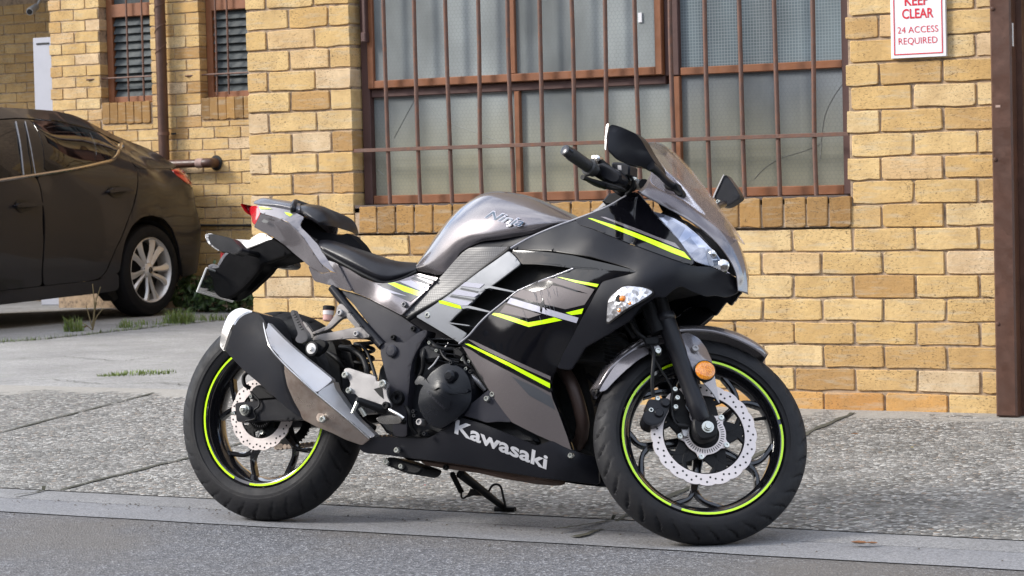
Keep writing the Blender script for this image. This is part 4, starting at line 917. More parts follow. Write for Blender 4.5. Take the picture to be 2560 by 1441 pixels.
def glassy(name, tint, tr, rough=.02):
    t = NT(name); tb = t.n('BsdfTransparent'); tb.inputs[0].default_value = (*tint, 1); g = t.n('BsdfGlossy'); g.inputs['Roughness'].default_value = rough; g.inputs[0].default_value = (.95, .95, 1, 1); lw = t.n('LayerWeight'); lw.inputs[0].default_value = .25
    m = t.n('MixShader'); t.l(t.math('ADD', t.math('MULTIPLY', lw.outputs['Fresnel'], .45), tr), m.inputs[0]); t.l(tb.outputs[0], m.inputs[1]); t.l(g.outputs[0], m.inputs[2]); t.l(m.outputs[0], t.o.inputs[0]); return t.m
screen_m = glassy('smoked_windscreen', (.89, .89, .91), .015); clearp = glassy('clear_plastic', (.78, .80, .78), .10, .1); lensc = glassy('lens_cover', (.86, .88, .92), .10)
def dimple():
    t = NT('dimpled_grey_plastic'); p = t.pos(); v = t.voro(p, 150, rnd=0.0); t.l(t.mix(t.ramp(v.outputs['Distance'], (.25, 1.), (.5, 0.)), (.040, .040, .046), (.064, .064, .072)), t.b.inputs['Base Color']); t.set('Roughness', .38); t.bump(v.outputs['Distance'], .15, .002); return t.m
dimp = dimple()

# ---- wheels
def groove(R, cr, n_ph, seg, front):
    """tyre with curved tread grooves cut into the tread band"""
    N = seg; cs = np.linspace(-1.62, 1.62, 41); V = []; Hs = []
    for i in range(N):
        a = 2*pi*i/N
        for c in cs:
            w = cr*1.0*sin(c) if abs(c) < 1.3 else cr*sin(c)
            r = R-cr+cr*cos(c); g = 0
            if .28 < abs(c) < 1.30:
                ph = (a*n_ph/(2*pi)+(.62*abs(c)**1.5)*(1 if front else -1)+(.5 if c > 0 else 0)) % 1
                wdt = .10*(1-abs(abs(c)-.8)/.75)
                if abs(ph-.5) < wdt: g = .007
            V.append((r-g*cos(c), w*(1-.06*g), a)); 
    q = np.array([[r*cos(a), r*sin(a), w-0.0*r] for r, w, a in V]); m = len(cs)
    Fc = [(i*m+j, ((i+1) % N)*m+j, ((i+1) % N)*m+j+1, i*m+j+1) for i in range(N) for j in range(m-1)]
    return q, Fc
def wheel(fr, R, cr, hw, front):
    s = 1
    rimr = .2225 if front else .2145
    prof = [(rimr+.003, hw-.001), (rimr-.001, hw+.002), (rimr-.009, hw), (rimr-.015, hw-.007), (rimr-.019, hw-.018), (rimr-.028, hw*.35), (rimr-.030, 0), (rimr-.028, -hw*.35), (rimr-.019, -hw+.018), (rimr-.009, -hw), (rimr+.003, -hw+.001)]
    rim = lathe(fr, 'wheel', (0, 0), prof, rimb, bike, seg=96); fixn(rim)
    rim['label'] = ('front' if front else 'rear')+' wheel with black Y spokes and lime rim tape'
    q, Fc = groove(R, cr, 34, 340, front)
    sw = [(rimr+.004, hw-.006), (rimr+.012, hw+.007), (rimr+.024, hw+(.010 if front else .014)), (R-cr-.004 if False else R-cr*1.02, cr*1.0)]
    side = [(rimr+.0035, hw-.008), (rimr+.007, hw+.004), (rimr+.022, hw+(.009 if front else .012)), (rimr+.030, hw+(.0105 if front else .0135)), (R-cr+cr*cos(1.5), cr*sin(1.5)*1.004), (R-cr+cr*cos(1.3), cr*sin(1.3)*.999)]
    G1_ = lathe_geo(fr, (0, 0), side, 96); G2_ = lathe_geo(fr, (0, 0), [(r, -w) for r, w in reversed(side)], 96)
    V, F2 = join((fr.W(q), Fc), G1_, G2_); t = mk('tyre', V, F2, tyre_m, rim, 42); fixn(t)
    # lime tape: three arcs with gaps
    gaps = [(-100, 18), (22, 128), (134, 252)] if front else [(-98, 16), (20, 104), (108, 246)]
    for a0, a1 in gaps:
        V, Fc = lathe_geo(fr, (0, 0), [(rimr-.0005, hw+.0032), (rimr-.0065, hw+.0030)], 40, radians(a0), radians(a1)); o = mk('rim_tape', V, Fc, lime, rim, 0); fixn(o)
        for s2 in (1,):
            m = o.modifiers.new('t', 'SOLIDIFY'); m.thickness = .0012
    # spokes: five Y's, each a stem and two forks
    a00 = radians(-92 if front else -117)
    def rib(P, wds, t0, t1):
        P = crom(np.array(P), 4); n = len(P); T = np.gradient(P, axis=0); T /= np.linalg.norm(T, axis=1)[:, None]; N = np.c_[-T[:, 1], T[:, 0]]; wd = np.interp(np.linspace(0, 1, n), np.linspace(0, 1, len(wds)), wds)
        V = []
        for p, nn, w in zip(P, N, wd): V += [(*(p-nn*w), t0+.004), (*(p-nn*w*.5), t0+.0), (*(p+nn*w*.5), t0), (*(p+nn*w), t0+.004), (*(p+nn*w), t1-.004), (*(p+nn*w*.5), t1), (*(p-nn*w*.5), t1), (*(p-nn*w), t1-.004)]
        Fc = [(i*8+j, i*8+(j+1) % 8, (i+1)*8+(j+1) % 8, (i+1)*8+j) for i in range(n-1) for j in range(8)]+[tuple(range(8)), tuple((n-1)*8+j for j in range(8))]
        return fr.W(V), Fc
    pc = lambda r, a: (r*cos(a), r*sin(a))
    for k in range(5):
        a = a00+2*pi*k/5; rs = .150 if front else .128; d = radians(19); re = rimr-.024; sk = radians(3) if front else radians(-3)
        g = [rib([pc(.03, a), pc(.08, a), pc(rs, a)], (.016, .012, .010), -.014, .014), rib([pc(rs-.006, a), pc(rs+.022, a-d*.35+sk), pc(re, a-d+sk*2)], (.009, .0065, .008), -.013, .013), rib([pc(rs-.006, a), pc(rs+.022, a+d*.35+sk), pc(re, a+d+sk*2)], (.009, .0065, .008), -.013, .013)]
        V, Fc = join(*g); o = mk('spoke', V, Fc, rimb, rim, 40); fixn(o)
    lathe(fr, 'hub', (0, 0), [(0, hw+.012), (.030, hw+.012), (.034, hw), (.036, .02), (.055, .016), (.055, -.016), (.036, -.02), (.034, -hw), (0, -hw-.01)], mblack, rim, seg=36)
    # scalloped brake disc with lobed carrier
    rd, ri, wd = (.1455, .1125, .054) if front else (.110, .074, .064)
    nl = 20 if front else 16; A = np.linspace(0, 2*pi, 240, endpoint=False); ro = rd-.0035*np.abs(np.sin(A*nl/2))**3*1.0-.0; ro = rd-.004*(1-np.abs(np.sin(A*nl/2))**.6); ri_ = np.full(240, ri); V = []
    for w in (wd, wd-.0045):
        for r_ in (ro, ri_): V += [(r*cos(a), r*sin(a), w) for r, a in zip(r_, A)]
    m = 240; Fc = []
    for i in range(m): j = (i+1) % m; Fc += [(m+i, m+j, j, i), (2*m+i, 2*m+j, 3*m+j, 3*m+i), (i, j, 2*m+j, 2*m+i), (m+j, m+i, 3*m+i, 3*m+j)]
    o = mk('brake_disc', fr.W(V), Fc, disc_m, rim, 30); fixn(o)
    H = []
    for k in range(nl*2):
        for rr, ph in (((.93, 0), (.84, .5)) if k % 2 else ((.88, .2),)):
            a = 2*pi*(k+ph)/(nl*2); H.append(lathe_geo(fr, (rd*rr*cos(a), rd*rr*sin(a)), [(0, wd+.0004), (.0030, wd+.0004), (.0031, wd-.001)], 8))
    V, Fc = join(*H); o = mk('vent_hole', V, Fc, black, rim, 0); o['kind'] = 'stuff'
    # carrier: ring with arms as a star
    st = []; na = 5
    for k in range(na*8):
        a = 2*pi*k/(na*8)+radians(-92+36); f = .5+.5*cos(a*na-radians((-92+36)*na)); st.append((ri*.62+(ri*1.03-ri*.62)*f**1.6, a))
    prof = [(r*cos(a), r*sin(a)) for r, a in st]
    prism(fr, 'disc_carrier', prof, wd-.010, wd-.0035, mblack, rim, ch=.001)
    lathe(fr, 'carrier_ring', (0, 0), [(ri*1.045, wd-.002), (ri*1.06, wd-.006), (ri*.96, wd-.006), (ri*.97, wd-.003)], mblack, rim, seg=72)
    for k in range(na):       # arms forked to the ring
        a = 2*pi*k/na+radians(-92+36)
        for s_ in (-1, 1): V, Fc = rib([pc(ri*.55, a), pc(ri*.8, a+s_*.12), pc(ri*1.0, a+s_*.30)], (.011, .007, .008), wd-.010, wd-.003); mk('carrier_arm', V, Fc, mblack, rim, 30)
    # silver lobed sensor ring
    rr0, rr1, rl = (.0415, .0595, .075) if front else (.0315, .045, .052); wr = wd+.006
    sp = []
    for k in range(120):
        a = 2*pi*k/120+radians(52); f = max(0, cos((a-radians(52))*5))**2.5; sp.append((rr1+(rl-rr1)*f, a))
    Vo = [(r*cos(a), r*sin(a)) for r, a in sp]; V = []
    for w in (wr, wr-.004): V += [(x, y, w) for x, y in Vo]+[(rr0*cos(a), rr0*sin(a), w) for _, a in sp]
    m = 120; Fc = []
    for i in range(m): j = (i+1) % m; Fc += [(m+i, m+j, j, i), (2*m+i, 2*m+j, 3*m+j, 3*m+i), (i, j, 2*m+j, 2*m+i), (m+j, m+i, 3*m+i, 3*m+j)]
    o = mk('sensor_ring', fr.W(V), Fc, disc_m if front else mblack, rim, 30); fixn(o)
    H = []
    for k in range(48 if front else 36):
        a = 2*pi*k/(48 if front else 36); x, y = cos(a), sin(a); r0, r1 = rr0+.004, rr1-.004; h = .0011
        H.append((fr.W([(r0*x-h*y, r0*y+h*x, wr+.0004), (r0*x+h*y, r0*y-h*x, wr+.0004), (r1*x+h*y, r1*y-h*x, wr+.0004), (r1*x-h*y, r1*y+h*x, wr+.0004)]), [(0, 1, 2, 3)]))
    V, Fc = join(*H); o = mk('ring_slot', V, Fc, black if front else alu, rim, 0); o['kind'] = 'stuff'
    if front:
        for k in range(5):
            a = radians(52)+2*pi*k/5; lathe(fr, 'disc_bolt', (rl*.90*cos(a), rl*.90*sin(a)), [(0, wr+.001), (.003, wr+.001), (.0035, wr+.004), (.0075, wr+.0045), (.0085, wr)], zinc, rim, seg=12)
    else:
        for k in range(4):
            a = radians(-80)+2*pi*k/4; lathe(fr, 'disc_bolt', (.056*cos(a), .056*sin(a)), [(0, wr-.001), (.003, wr-.001), (.0035, wr+.002), (.0065, wr+.0025), (.0075, wr-.004)], zinc, rim, seg=12)
    a = radians(9); P0 = fr.W([(rimr-.026)*cos(a+.35), (rimr-.026)*sin(a+.35), .0])[0]; P1 = fr.W([(rimr-.062)*cos(a+.35), (rimr-.062)*sin(a+.35), .022])[0]
    axis('valve', P0, P1, [(0, 0), (0, .006), (.5, .0045), (.55, .005), (1, .0045), (1, 0)], rubber, rim, seg=10)
    return rim
wf = wheel(FF, .294, .052, .038, True); wr_ = wheel(BF, .314, .068, .052, False)
box_ = FF.pts('F: 932,872,.0 950,872,.0 948,898,.0 932,897,.0'); mk('balance_weight', *(lambda q: (FF.W(q), [(0, 1, 2, 3)]))(np.array([(p[0], p[1], .015) for p in box_])), alu, wf, 0)
lathe(BF, 'sprocket', (0, 0), [(.078, -.078), (.082, -.078), (.082, -.083), (.055, -.083), (.055, -.078), (.078, -.078)], mblack, wr_, seg=60)
T_ = [lathe_geo(BF, (.084*cos(a), .084*sin(a)), [(0, -.079), (.0032, -.079), (.0032, -.082), (0, -.082)], 6) for a in np.linspace(0, 2*pi, 43)[:-1]]; V, Fc = join(*T_); o = mk('sprocket_tooth', V, Fc, mblack, wr_, 0); o['kind'] = 'stuff'
for k in range(5):
    a = k*2*pi/5; V, Fc = prism_geo(BF, [(.03*cos(a-.3), .03*sin(a-.3)), (.06*cos(a-.2), .06*sin(a-.2)), (.06*cos(a+.2), .06*sin(a+.2)), (.03*cos(a+.3), .03*sin(a+.3))], -.083, -.078, .0005); mk('sprocket_arm', V, Fc, mblack, wr_, 0)
L_ = []                                                        # drive chain
cp = [(.086*cos(a), .086*sin(a)) for a in np.linspace(pi/2, 3*pi/2, 20)]+[(.46, -.035), (.49, -.03), (.50, .01), (.47, .035), (0, .086)]
cp = crom(np.array(cp), 6, True); d = np.r_[0, np.cumsum(np.hypot(*np.diff(np.r_[cp, cp[:1]], axis=0).T))]; 
for i in range(int(d[-1]/.0159)):
    s_ = i*.0159; x = np.interp(s_, d, np.r_[cp[:, 0], cp[0, 0]]); y = np.interp(s_, d, np.r_[cp[:, 1], cp[0, 1]])
    L_.append(lathe_geo(BF, (x, y), [(0, -.073), (.0078, -.073), (.0078, -.088), (0, -.088)], 8))
V, Fc = join(*L_); o = mk('drive_chain', V, Fc, steelb, bike, 30); o['kind'] = 'stuff'

# ---- front end
def ax2(fr, name, t, prof, m, mir=False, seg=24, **k):
    P = fr.W(fr.pts(t)); o = axis(name, P[0], P[1], prof, m, bike, seg=seg, **k)
    if mir: Q = mirw(fr, P); axis(name, Q[0], Q[1], prof, m, bike, seg=seg)
    return o
ax2(FF, 'fork_slider', 'F: 400,215,.115 594,750,.098', [(0, .0), (0, .0285), (.03, .0300), (.055, .0290), (.065, .0262), (.38, .0255), (.42, .0245), (.80, .0235), (.84, .0250), (.98, .0240), (1.0, .0200), (1, 0)], mat('fork_black', (.008, .008, .011), .38, spec=.3, rv=.05), mir=True)
ax2(FF, 'fork_tube', 'F: 365,90,.115 402,215,.115', [(0, 0), (0, .0205), (1, .0205), (1, 0)], rubber, mir=True)
prism(FF, 'axle_clamp', 'F: 545,742 560,725 640,705 655,720 668,745 672,805 655,828 600,842 572,832 548,790', .075, .112, mblack, bike, ch=.005, rc=.006, mir=True)
lathe(FF, 'axle_nut', (0, 0), [(0, .128), (.0085, .128), (.010, .124), (.0115, .124), (.0118, .116), (.0165, .116), (.0175, .110)], zinc, bike, seg=6*3)
sheet(FF, 'caliper_bracket', 'F: 440,585 465,575 500,610 505,655 520,700 545,770 520,800 500,790 470,745 440,730 425,680', .066, mblack, bike, thick=.012, er=.003, rc=.006)
cal = sheet(FF, 'brake_caliper', 'F: 315,640 345,628 372,640 385,625 415,625 432,650 425,690 412,712 398,745 360,765 325,762 298,740 296,700 320,690', .092, sblack, bike, thick=.055, er=.010, rc=.010, h=.008)
for x, y, r in ((408, 655, .013), (375, 705, .013)): q = FF.px(1460+x/2.0017, 680+y/2.0017, .094); lathe(FF, 'piston_cap', q[:2], [(0, .100), (r*.8, .100), (r, .096), (r, .085)], sblack, cal, seg=20)
for x, y in ((455, 590), (467, 632), (458, 678), (368, 636), (335, 694)): bolt(FF, 'bolt', x, y, .088, .0075, zinc, bike, z='F')
tube(FF, 'brake_hose', 'F: 236,250,.09 262,300,.10 318,345,.10 348,400,.11 345,480,.11 341,560,.10 347,628,.09', .0055, rubber, bike)
tube(FF, 'sensor_cable', 'F: 330,400,.10 380,480,.095 440,585,.09 437,660,.085 450,740,.085 478,770,.085 505,775,.085', .0032, rubber, bike)
sheet(FF, 'sensor_bracket', 'F: 486,778 512,765 530,785 515,822 500,824', .078, alu, bike, thick=.004, er=.001, rc=.003, h=.01)
ax2(FF, 'wheel_sensor', 'F: 470,768,.082 522,775,.082', [(0, 0), (0, .007), (.6, .008), (1, .006), (1, 0)], rubber)
prism(FF, 'hose_clamp', 'F: 300,330 365,320 380,345 370,362 310,362', .10, .112, mblack, bike, rc=.004)
prism(FF, 'fork_bracket', 'F: 345,370 372,362 392,385 388,412 350,412', .085, .10, alu, bike, rc=.003); bolt(FF, 'bolt', 370, 397, .104, .0095, zinc, bike, z='F')
# fender
fr_rows = []
for ad, lo in ((60, .300), (66, .294), (78, .292), (92, .296), (108, .298), (122, .296), (136, .296), (150, .300), (163, .308)):
    a = radians(ad); row = []
    for r, w in ((lo+.001, .0592), (lo+.010, .0605), (.318, .050), (.328, .026), (.333, 0)): 
        k = .0 if 66 < ad < 156 else -.004
        row.append(((r+k)*cos(a), (r+k)*sin(a), w*(1 if 62 < ad < 158 else .62)))
    fr_rows.append(np.array(row))
patch(FF, 'front_fender', fr_rows, silver, bike, k=5, thick=.0035)
sheet(FF, 'fender_stay', 'F: 483,310 520,300 575,330 612,378 640,440 655,520 668,590 682,662 640,600 590,545 545,490 510,400', 'F: 483,310,.118 575,335,.090 612,378,.082 545,490,.120 600,450,.112 655,520,.095 682,662,.085 620,580,.105', silver, bike, thick=.004, er=.003, h=.012, mir=True)
bolt(FF, 'bolt', 556, 385, .117, .010, alu, bike, z='F')
sheet(FF, 'fender_side', 'F: 312,372 250,390 190,430 140,490 95,560 75,600 110,592 150,548 210,490 270,440 330,405', 'F: 312,372,.078 330,405,.082 190,430,.070 210,490,.078 95,560,.064 110,592,.066', silver, bike, thick=.004, er=.003, mir=True)
q = FF.px(1460+607/2.0017, 680+492/2.0017, .130); ref = lathe(FF, 'reflector', q[:2], [(0, .1335), (.015, .133), (.025, .1305), (.0275, .128)], orange, bike, seg=36, label='round orange side reflector'); lathe(FF, 'reflector_rim', q[:2], [(.0272, .129), (.029, .1285), (.029, .116), (0, .116)], rubber, ref, seg=36)
# triple clamps, steering stem, inner headlamp shell
c_, s_ = cos(RAKE), sin(RAKE)
def fk(l, w=0.0): return np.array((-.03-s_*l, c_*l, w))
for l in (.44, .62):
    V, Fc = tube_geo(FF.W([fk(l, .13), fk(l, 0), fk(l, -.13)]), .030, 12); mk('triple_clamp', V, Fc, mblack, bike, 40)
V, Fc = tube_geo(FF.W([fk(.40), fk(.65)]), .035, 14); mk('steering_stem', V, Fc, mblack, bike, 40)
for w in (.115, -.115): V, Fc = tube_geo(FF.W([fk(.28, w), fk(.66, w)]), .0205, 14); mk('fork_tube', V, Fc, mblack, bike, 40)

# ---- handlebar (right), controls, mirrors
ax2(BF, 'bar_end', 'E: 92,283,.345 130,310,.325', [(0, 0), (0, .011), (.1, .0150), (.9, .0165), (1, .013), (1, 0)], mat('bar_end_dark', (.06, .06, .065), .25, metal=.8))
ax2(BF, 'grip', 'E: 125,306,.328 318,442,.225', [(0, 0), (0, .0165), (.1, .0180), (.75, .0175), (.78, .024), (.86, .025), (.90, .019), (1, .019), (1, 0)], mat('grip_rubber', (.02, .02, .021), .5, bump=.8, bs=160), seg=20)
ax2(BF, 'handlebar', 'E: 318,442,.225 560,590,.10', [(0, 0), (0, .013), (1, .013), (1, 0)], mblack)
prism(BF, 'switch_housing', 'E: 330,400 365,375 430,405 470,430 520,470 515,520 470,545 400,520 345,470', .17, .215, sblack, bike, ch=.006, rc=.008)
prism(BF, 'lever_mount', 'E: 225,485 245,480 300,500 380,520 450,540 520,560 545,590 500,590 400,575 320,560 250,520', .205, .225, mblack, bike, ch=.004, rc=.006)
ax2(BF, 'brake_lever', 'E: 228,490,.325 400,560,.215', [(0, 0), (0, .007), (.5, .006), (1, .009), (1, 0)], mblack, seg=12)
prism(BF, 'brake_reservoir', 'E: 442,378 500,375 583,395 580,480 520,490 445,450', .12, .17, sblack, bike, ch=.005, rc=.004)
prism(BF, 'reservoir_window', 'E: 490,400 520,400 522,440 492,436', .165, .1712, alu, bike, ch=.001)
for x, y, r in ((350, 357, .010), (330, 352, .008)): q = BF.px(1380+x/3.0019, 280+y/3.0019, .20); lathe(BF, 'bar_clamp_bolt', q[:2], [(0, .214), (r, .212), (r, .190)], chr_, bike, seg=12)
tube(BF, 'clamp_stalk', 'E: 345,360,.20 420,420,.19 500,490,.18', .009, mblack, bike)
tube(BF, 'brake_hose', 'E: 600,490,.15 612,520,.15 600,580,.14 560,620,.12', .006, rubber, bike); prism(BF, 'banjo', 'E: 565,490 600,482 638,495 630,515 570,520', .14, .155, zinc, bike, rc=.003)
prism(BF, 'lever_mount', 'E: 430,440 520,440 560,500 560,560 480,580 430,540', .10, .165, mblack, bike, ch=.008, rc=.01)
tube(BF, 'clutch_cable', 'E: 440,560,.10 520,620,.10 600,640,.05', .006, rubber, bike); tube(BF, 'throttle_cable', 'E: 470,530,.12 560,600,.11 620,640,.08', .006, rubber, bike)
prism(BF, 'ignition_bracket', 'E: 290,750 340,720 380,680 430,620 470,650 420,700 340,745', .03, .06, alu, bike, ch=.003); prism(BF, 'top_clamp', 'E: 370,670 420,610 520,600 600,640 520,700 400,700', -.04, .08, mblack, bike, ch=.006)
ms = 'E: 400,90,.345 480,95,.335 600,150,.315 690,280,.275 780,430,.235 390,280,.350 460,350,.335 650,400,.27 560,250,.315 880,530,.16'
mir_ = sheet(BF, 'mirror', 'E: 404,96 420,82 480,96 545,124 604,152 640,190 690,280 735,350 770,395 782,432 770,450 740,445 700,435 652,402 600,390 545,382 470,358 430,318 390,280 392,200', ms, sblack, bike, thick=.045, er=.022, h=.012, rc=.006)
sheet(BF, 'mirror_glass', 'E: 398,100 410,84 420,84 404,180 400,285 388,282 390,190', 'E: 398,100,.325 410,84,.325 400,285,.33', chr_, mir_, thick=.006, er=.002, h=.02, off=-.004)
tube(BF, 'mirror_stem', 'E: 740,405,.255 800,455,.215 860,520,.155 905,555,.125', (.013, .010, .010), sblack, bike)
prism(BF, 'mirror_mount', 'E: 830,540 850,530 890,548 900,530 940,535 950,570 980,600 975,638 940,635 900,590 850,580', .105, .130, mblack, bike, ch=.004, rc=.004)
lm = sheet(BF, 'mirror', 'E: 1207,640 1225,600 1280,480 1294,468 1306,476 1360,550 1405,628 1398,648 1340,690 1290,712 1245,700', -.345, sblack, bike, thick=.03, er=.010, rc=.006, label='left mirror seen beyond the windscreen')
sheet(BF, 'mirror_glass', 'E: 1204,642 1222,600 1286,468 1292,470 1232,600 1212,648', -.341, alu, lm, thick=.004, er=0, off=.0)
tube(BF, 'mirror_stem', 'E: 1290,690,-.30 1265,700,-.22 1230,720,-.15', .010, sblack, bike); bolt(BF, 'bolt', 1248, 676, -.29, .007, zinc, bike, z='E')
tube(BF, 'handlebar', '#: 1.12,.70,-.12 1.02,.72,-.24 .96,.715,-.33', .016, mblack, bike)

# ---- nose, headlamp, windscreen
NC = [('E: 640,602,.118 700,545,.085 770,400,.0'), ('E: 830,705,.108 880,610,.070 950,505,.0'), ('E: 1000,800,.098 1050,720,.065 1110,620,.0'), ('E: 1150,905,.085 1210,850,.055 1262,760,.0'), ('E: 1285,1045,.068 1335,1010,.042 1378,950,.0'), ('E: 1372,1200,.045 1410,1190,.028 1440,1130,.0'), ('E: 1392,1330,.036 1420,1300,.022 1464,1275,.0'), ('E: 1396,1342,.036 1425,1352,.02 1466,1368,.0')]
patch(BF, 'centre_cowl', NC, silver, bike, k=6, thick=.003)
sheet(BF, 'air_intake', 'E: 860,770 1000,815 1130,905 1230,985 1310,1090 1355,1180 1385,1240 1330,1215 1290,1150 1210,1030 1090,900 960,810', 'E: 860,770,.104 1130,905,.083 1310,1090,.06 1385,1240,.038 1210,1030,.075 960,810,.100', mblack, bike, thick=.01, er=.002, off=-.002)
for i in range(9):
    t = i/8; x, y = 1190+t*140, 965+t*215-30*sin(pi*t); P = BF.pts('E: %f,%f,%f %f,%f,%f' % (x-4, y+24, .074-t*.03, x+14, y-8, .071-t*.03)); V, Fc = tube_geo(BF.W(P), .0022, 6); mk('intake_rib', V, Fc, dgrey, bike, 30)
HS = 'E: 740,740,.122 900,880,.118 1050,1110,.115 950,800,.106 1100,930,.094 1190,1030,.083 1310,1200,.060 1180,1150,.092 1050,1000,.104'
hl = sheet(BF, 'headlight', 'E: 742,742 820,762 905,795 1000,850 1090,925 1180,1018 1215,1050 1290,1150 1308,1198 1240,1172 1180,1152 1110,1135 1058,1112 1000,1040 940,960 880,880 820,818', HS, hlm, bike, thick=.02, er=.004, off=-.006, mir=True)
sheet(BF, 'headlight_lens', 'E: 735,737 820,758 905,792 1000,847 1090,922 1180,1015 1225,1052 1295,1150 1312,1203 1240,1176 1180,1156 1110,1139 1055,1115 1000,1045 940,963 880,883 820,821', HS, lensc, bike, thick=.003, er=.003, off=.002, mir=True)
for x, y, r in ((1196, 1068, .0125), (1262, 1150, .018)):
    q = BF.px(1380+x/3.0019, 280+y/3.0019, .082); w0 = .082 if r < .015 else .070
    lathe(BF, 'projector_lens', q[:2], [(0, w0+.003), (r*.7, w0+.002), (r, w0), (r*1.1, w0-.004)], chr_, hl, seg=24)
sheet(BF, 'lamp_divider', 'E: 1150,1035 1180,1022 1200,1100 1215,1160 1180,1152', HS, alu, hl, thick=.001, er=0, off=-.003); sheet(BF, 'lamp_divider', 'E: 1190,1105 1245,1100 1238,1112 1195,1116', HS, chr_, hl, thick=.001, er=0, off=-.002)
sheet(BF, 'lamp_bezel', 'E: 1160,1050 1195,1030 1235,1075 1245,1110 1300,1192 1290,1196 1225,1165 1180,1150', HS, gblack, hl, thick=.001, er=0, off=-.004)
WS = [('E: 700,330,.095 700,262,.060 708,234,.0'), ('E: 742,440,.112 778,320,.075 800,234,.0'), ('E: 742,545,.125 850,430,.080 905,298,.0'), ('E: 830,600,.118 950,520,.078 1020,410,.0'), ('E: 960,655,.108 1070,640,.070 1140,560,.0'), ('E: 1120,770,.090 1190,760,.058 1255,718,.0'), ('E: 1270,890,.066 1310,880,.040 1345,850,.0'), ('E: 1382,968,.03 1386,966,.015 1390,962,.0')]
patch(BF, 'windscreen', WS, screen_m, bike, k=6, label='smoked clear windscreen', thick=.003)
patch(BF, 'inner_cowl', ['E: 640,600,.112 700,560,.06 740,500,.0', 'E: 560,640,.118 640,600,.06 690,560,.0'], mblack, bike, k=4)
CF1 = 'E: 1058,1112,.138 1180,1152,.112 1310,1203,.078 1392,1340,.040 1270,1402,.07 960,1300,.165 1040,1190,.150 880,1340,.185 1200,1290,.118'

# ---- fairing
UC = 'C: 1140,545,.172 1330,440,.160 1700,300,.150 E: 190,842,.158 0,900,.160 300,960,.185 600,1040,.178 1040,1152,.148 1382,1244,.022 1396,1344,.020 1368,1364,.022 1290,1392,.045 1310,1207,.062 1180,1160,.100 0,1050,.186 300,1095,.198 635,1200,.208 350,1260,.212 1060,1300,.135 560,1290,.212 750,1350,.203 G: 740,1260,.190 900,960,.205 1130,900,.214 1370,800,.205 1200,1000,.200 960,1130,.190'
sheet(BF, 'upper_fairing', 'C: 1142,543 1330,440 1560,345 1700,298 1738,292 E: 196,848 300,880 600,1000 900,1110 1050,1157 1180,1160 1310,1207 1382,1244 1396,1344 1368,1364 1290,1392 1210,1372 1150,1385 1040,1345 960,1302 900,1332 830,1395 G: 1500,722 1370,805 1300,902 1130,1010 960,1108 855,1275 790,1270 752,1262 800,1150 900,960 1000,780 1092,612 1200,580 1355,541 1280,505 1000,425 700,380 400,366', UC, sblack, bike, thick=.006, er=.006, h=.016, rc=.004, mir=True)
UG = 'E: 190,842,.157 400,722,.142 560,632,.128 640,610,.120 730,740,.122 850,850,.118 1058,1112,.138 1040,1152,.148 600,1000,.176 450,850,.158'
sheet(BF, 'cowl_side', 'E: 170,806 280,765 400,718 480,672 560,628 600,598 640,604 720,700 745,738 820,812 880,882 950,966 1008,1050 1058,1116 1048,1152 900,1104 600,995 300,875 192,844', UG, gblack, bike, thick=.006, er=.004, h=.015, mir=True)
edge = mat('edge_grey', (.25, .25, .28), .25, coat=.8)
tube(BF, 'fairing_edge', 'C: 1142,545,.166 1330,441,.155 1560,344,.148 1705,292,.142 E: 400,720,.138 560,630,.124', .0035, edge, bike)
decal(BF, 'lime_stripe', 'E: 270,798 300,800 450,845 620,905 800,975 992,1052 1044,1112 900,1058 700,972 500,892 350,832', UG, lime, bike)
decal(BF, 'grey_stripe', 'E: 365,788 400,790 600,862 800,942 925,985 968,1032 800,962 600,885', UG, silver, bike)
# strip between the cowl and the side panel
US = 'C: 1130,550,.160 1225,683,.172 1500,585,.185 1500,700,.188 1830,640,.196 1700,725,.195 2250,750,.207'
sheet(BF, 'fairing_strip', 'C: 1128,560 1180,550 1500,580 1700,608 1830,640 2000,678 2200,726 2290,757 2180,762 2000,748 1900,736 1700,722 1500,697 1350,685 1226,684 1160,612', US, gblack, bike, thick=.006, er=.003, h=.012, mir=True, off=-.004)
# side vent panel, silver, comb-shaped
SV = 'C: 1118,566,.170 1226,684,.175 280,1158,.150 680,1398,.158 750,1310,.166 1100,780,.177 700,1070,.166 900,895,.172 500,950,.158 800,760,.167'
gun = mat('clear_coated_silver', (.20, .21, .23), .46, metal=.35, coat=.12, rv=.03)
sheet(BF, 'vent_panel', 'C: 1118,566 1180,625 1226,686 1110,775 1030,835 962,884 900,890 910,912 830,985 762,1062 696,1068 706,1092 640,1150 578,1218 660,1262 744,1312 712,1352 678,1398 560,1325 420,1240 280,1158 420,1072 560,975 700,870 850,755 1000,652', SV, gun, bike, thick=.006, er=.004, h=.014, mir=True)
for t in ('C: 735,850 905,868 862,905 690,885', 'C: 655,915 860,955 815,985 610,960'): decal(BF, 'pale_stripe', t, SV, wdec, bike)
for t in ('C: 700,900 850,932 838,944 686,912', 'C: 608,968 810,1003 800,1015 596,982'): decal(BF, 'graphite_stripe', t, SV, stripe, bike)
decal(BF, 'pale_stripe', 'C: 575,985 790,1030 755,1060 700,1062 540,1010', SV, wdec, bike)
decal(BF, 'lime_stripe', 'C: 495,1018 530,1015 690,1062 700,1092 640,1080 500,1040', SV, lime, bike)
bolt(BF, 'fairing_bolt', 397, 1147, .150, .0095, zinc, bike, z='C')
sheet(BF, 'vent_recess', 'C: 1215,670 1400,678 1720,705 1720,750 1560,790 1300,890 1000,1110 760,1320 560,1225 700,1070 950,885', 'C: 1225,683,.125 1720,725,.150 745,1315,.12 575,1218,.11', black, bike, thick=.01, er=0, mir=True)
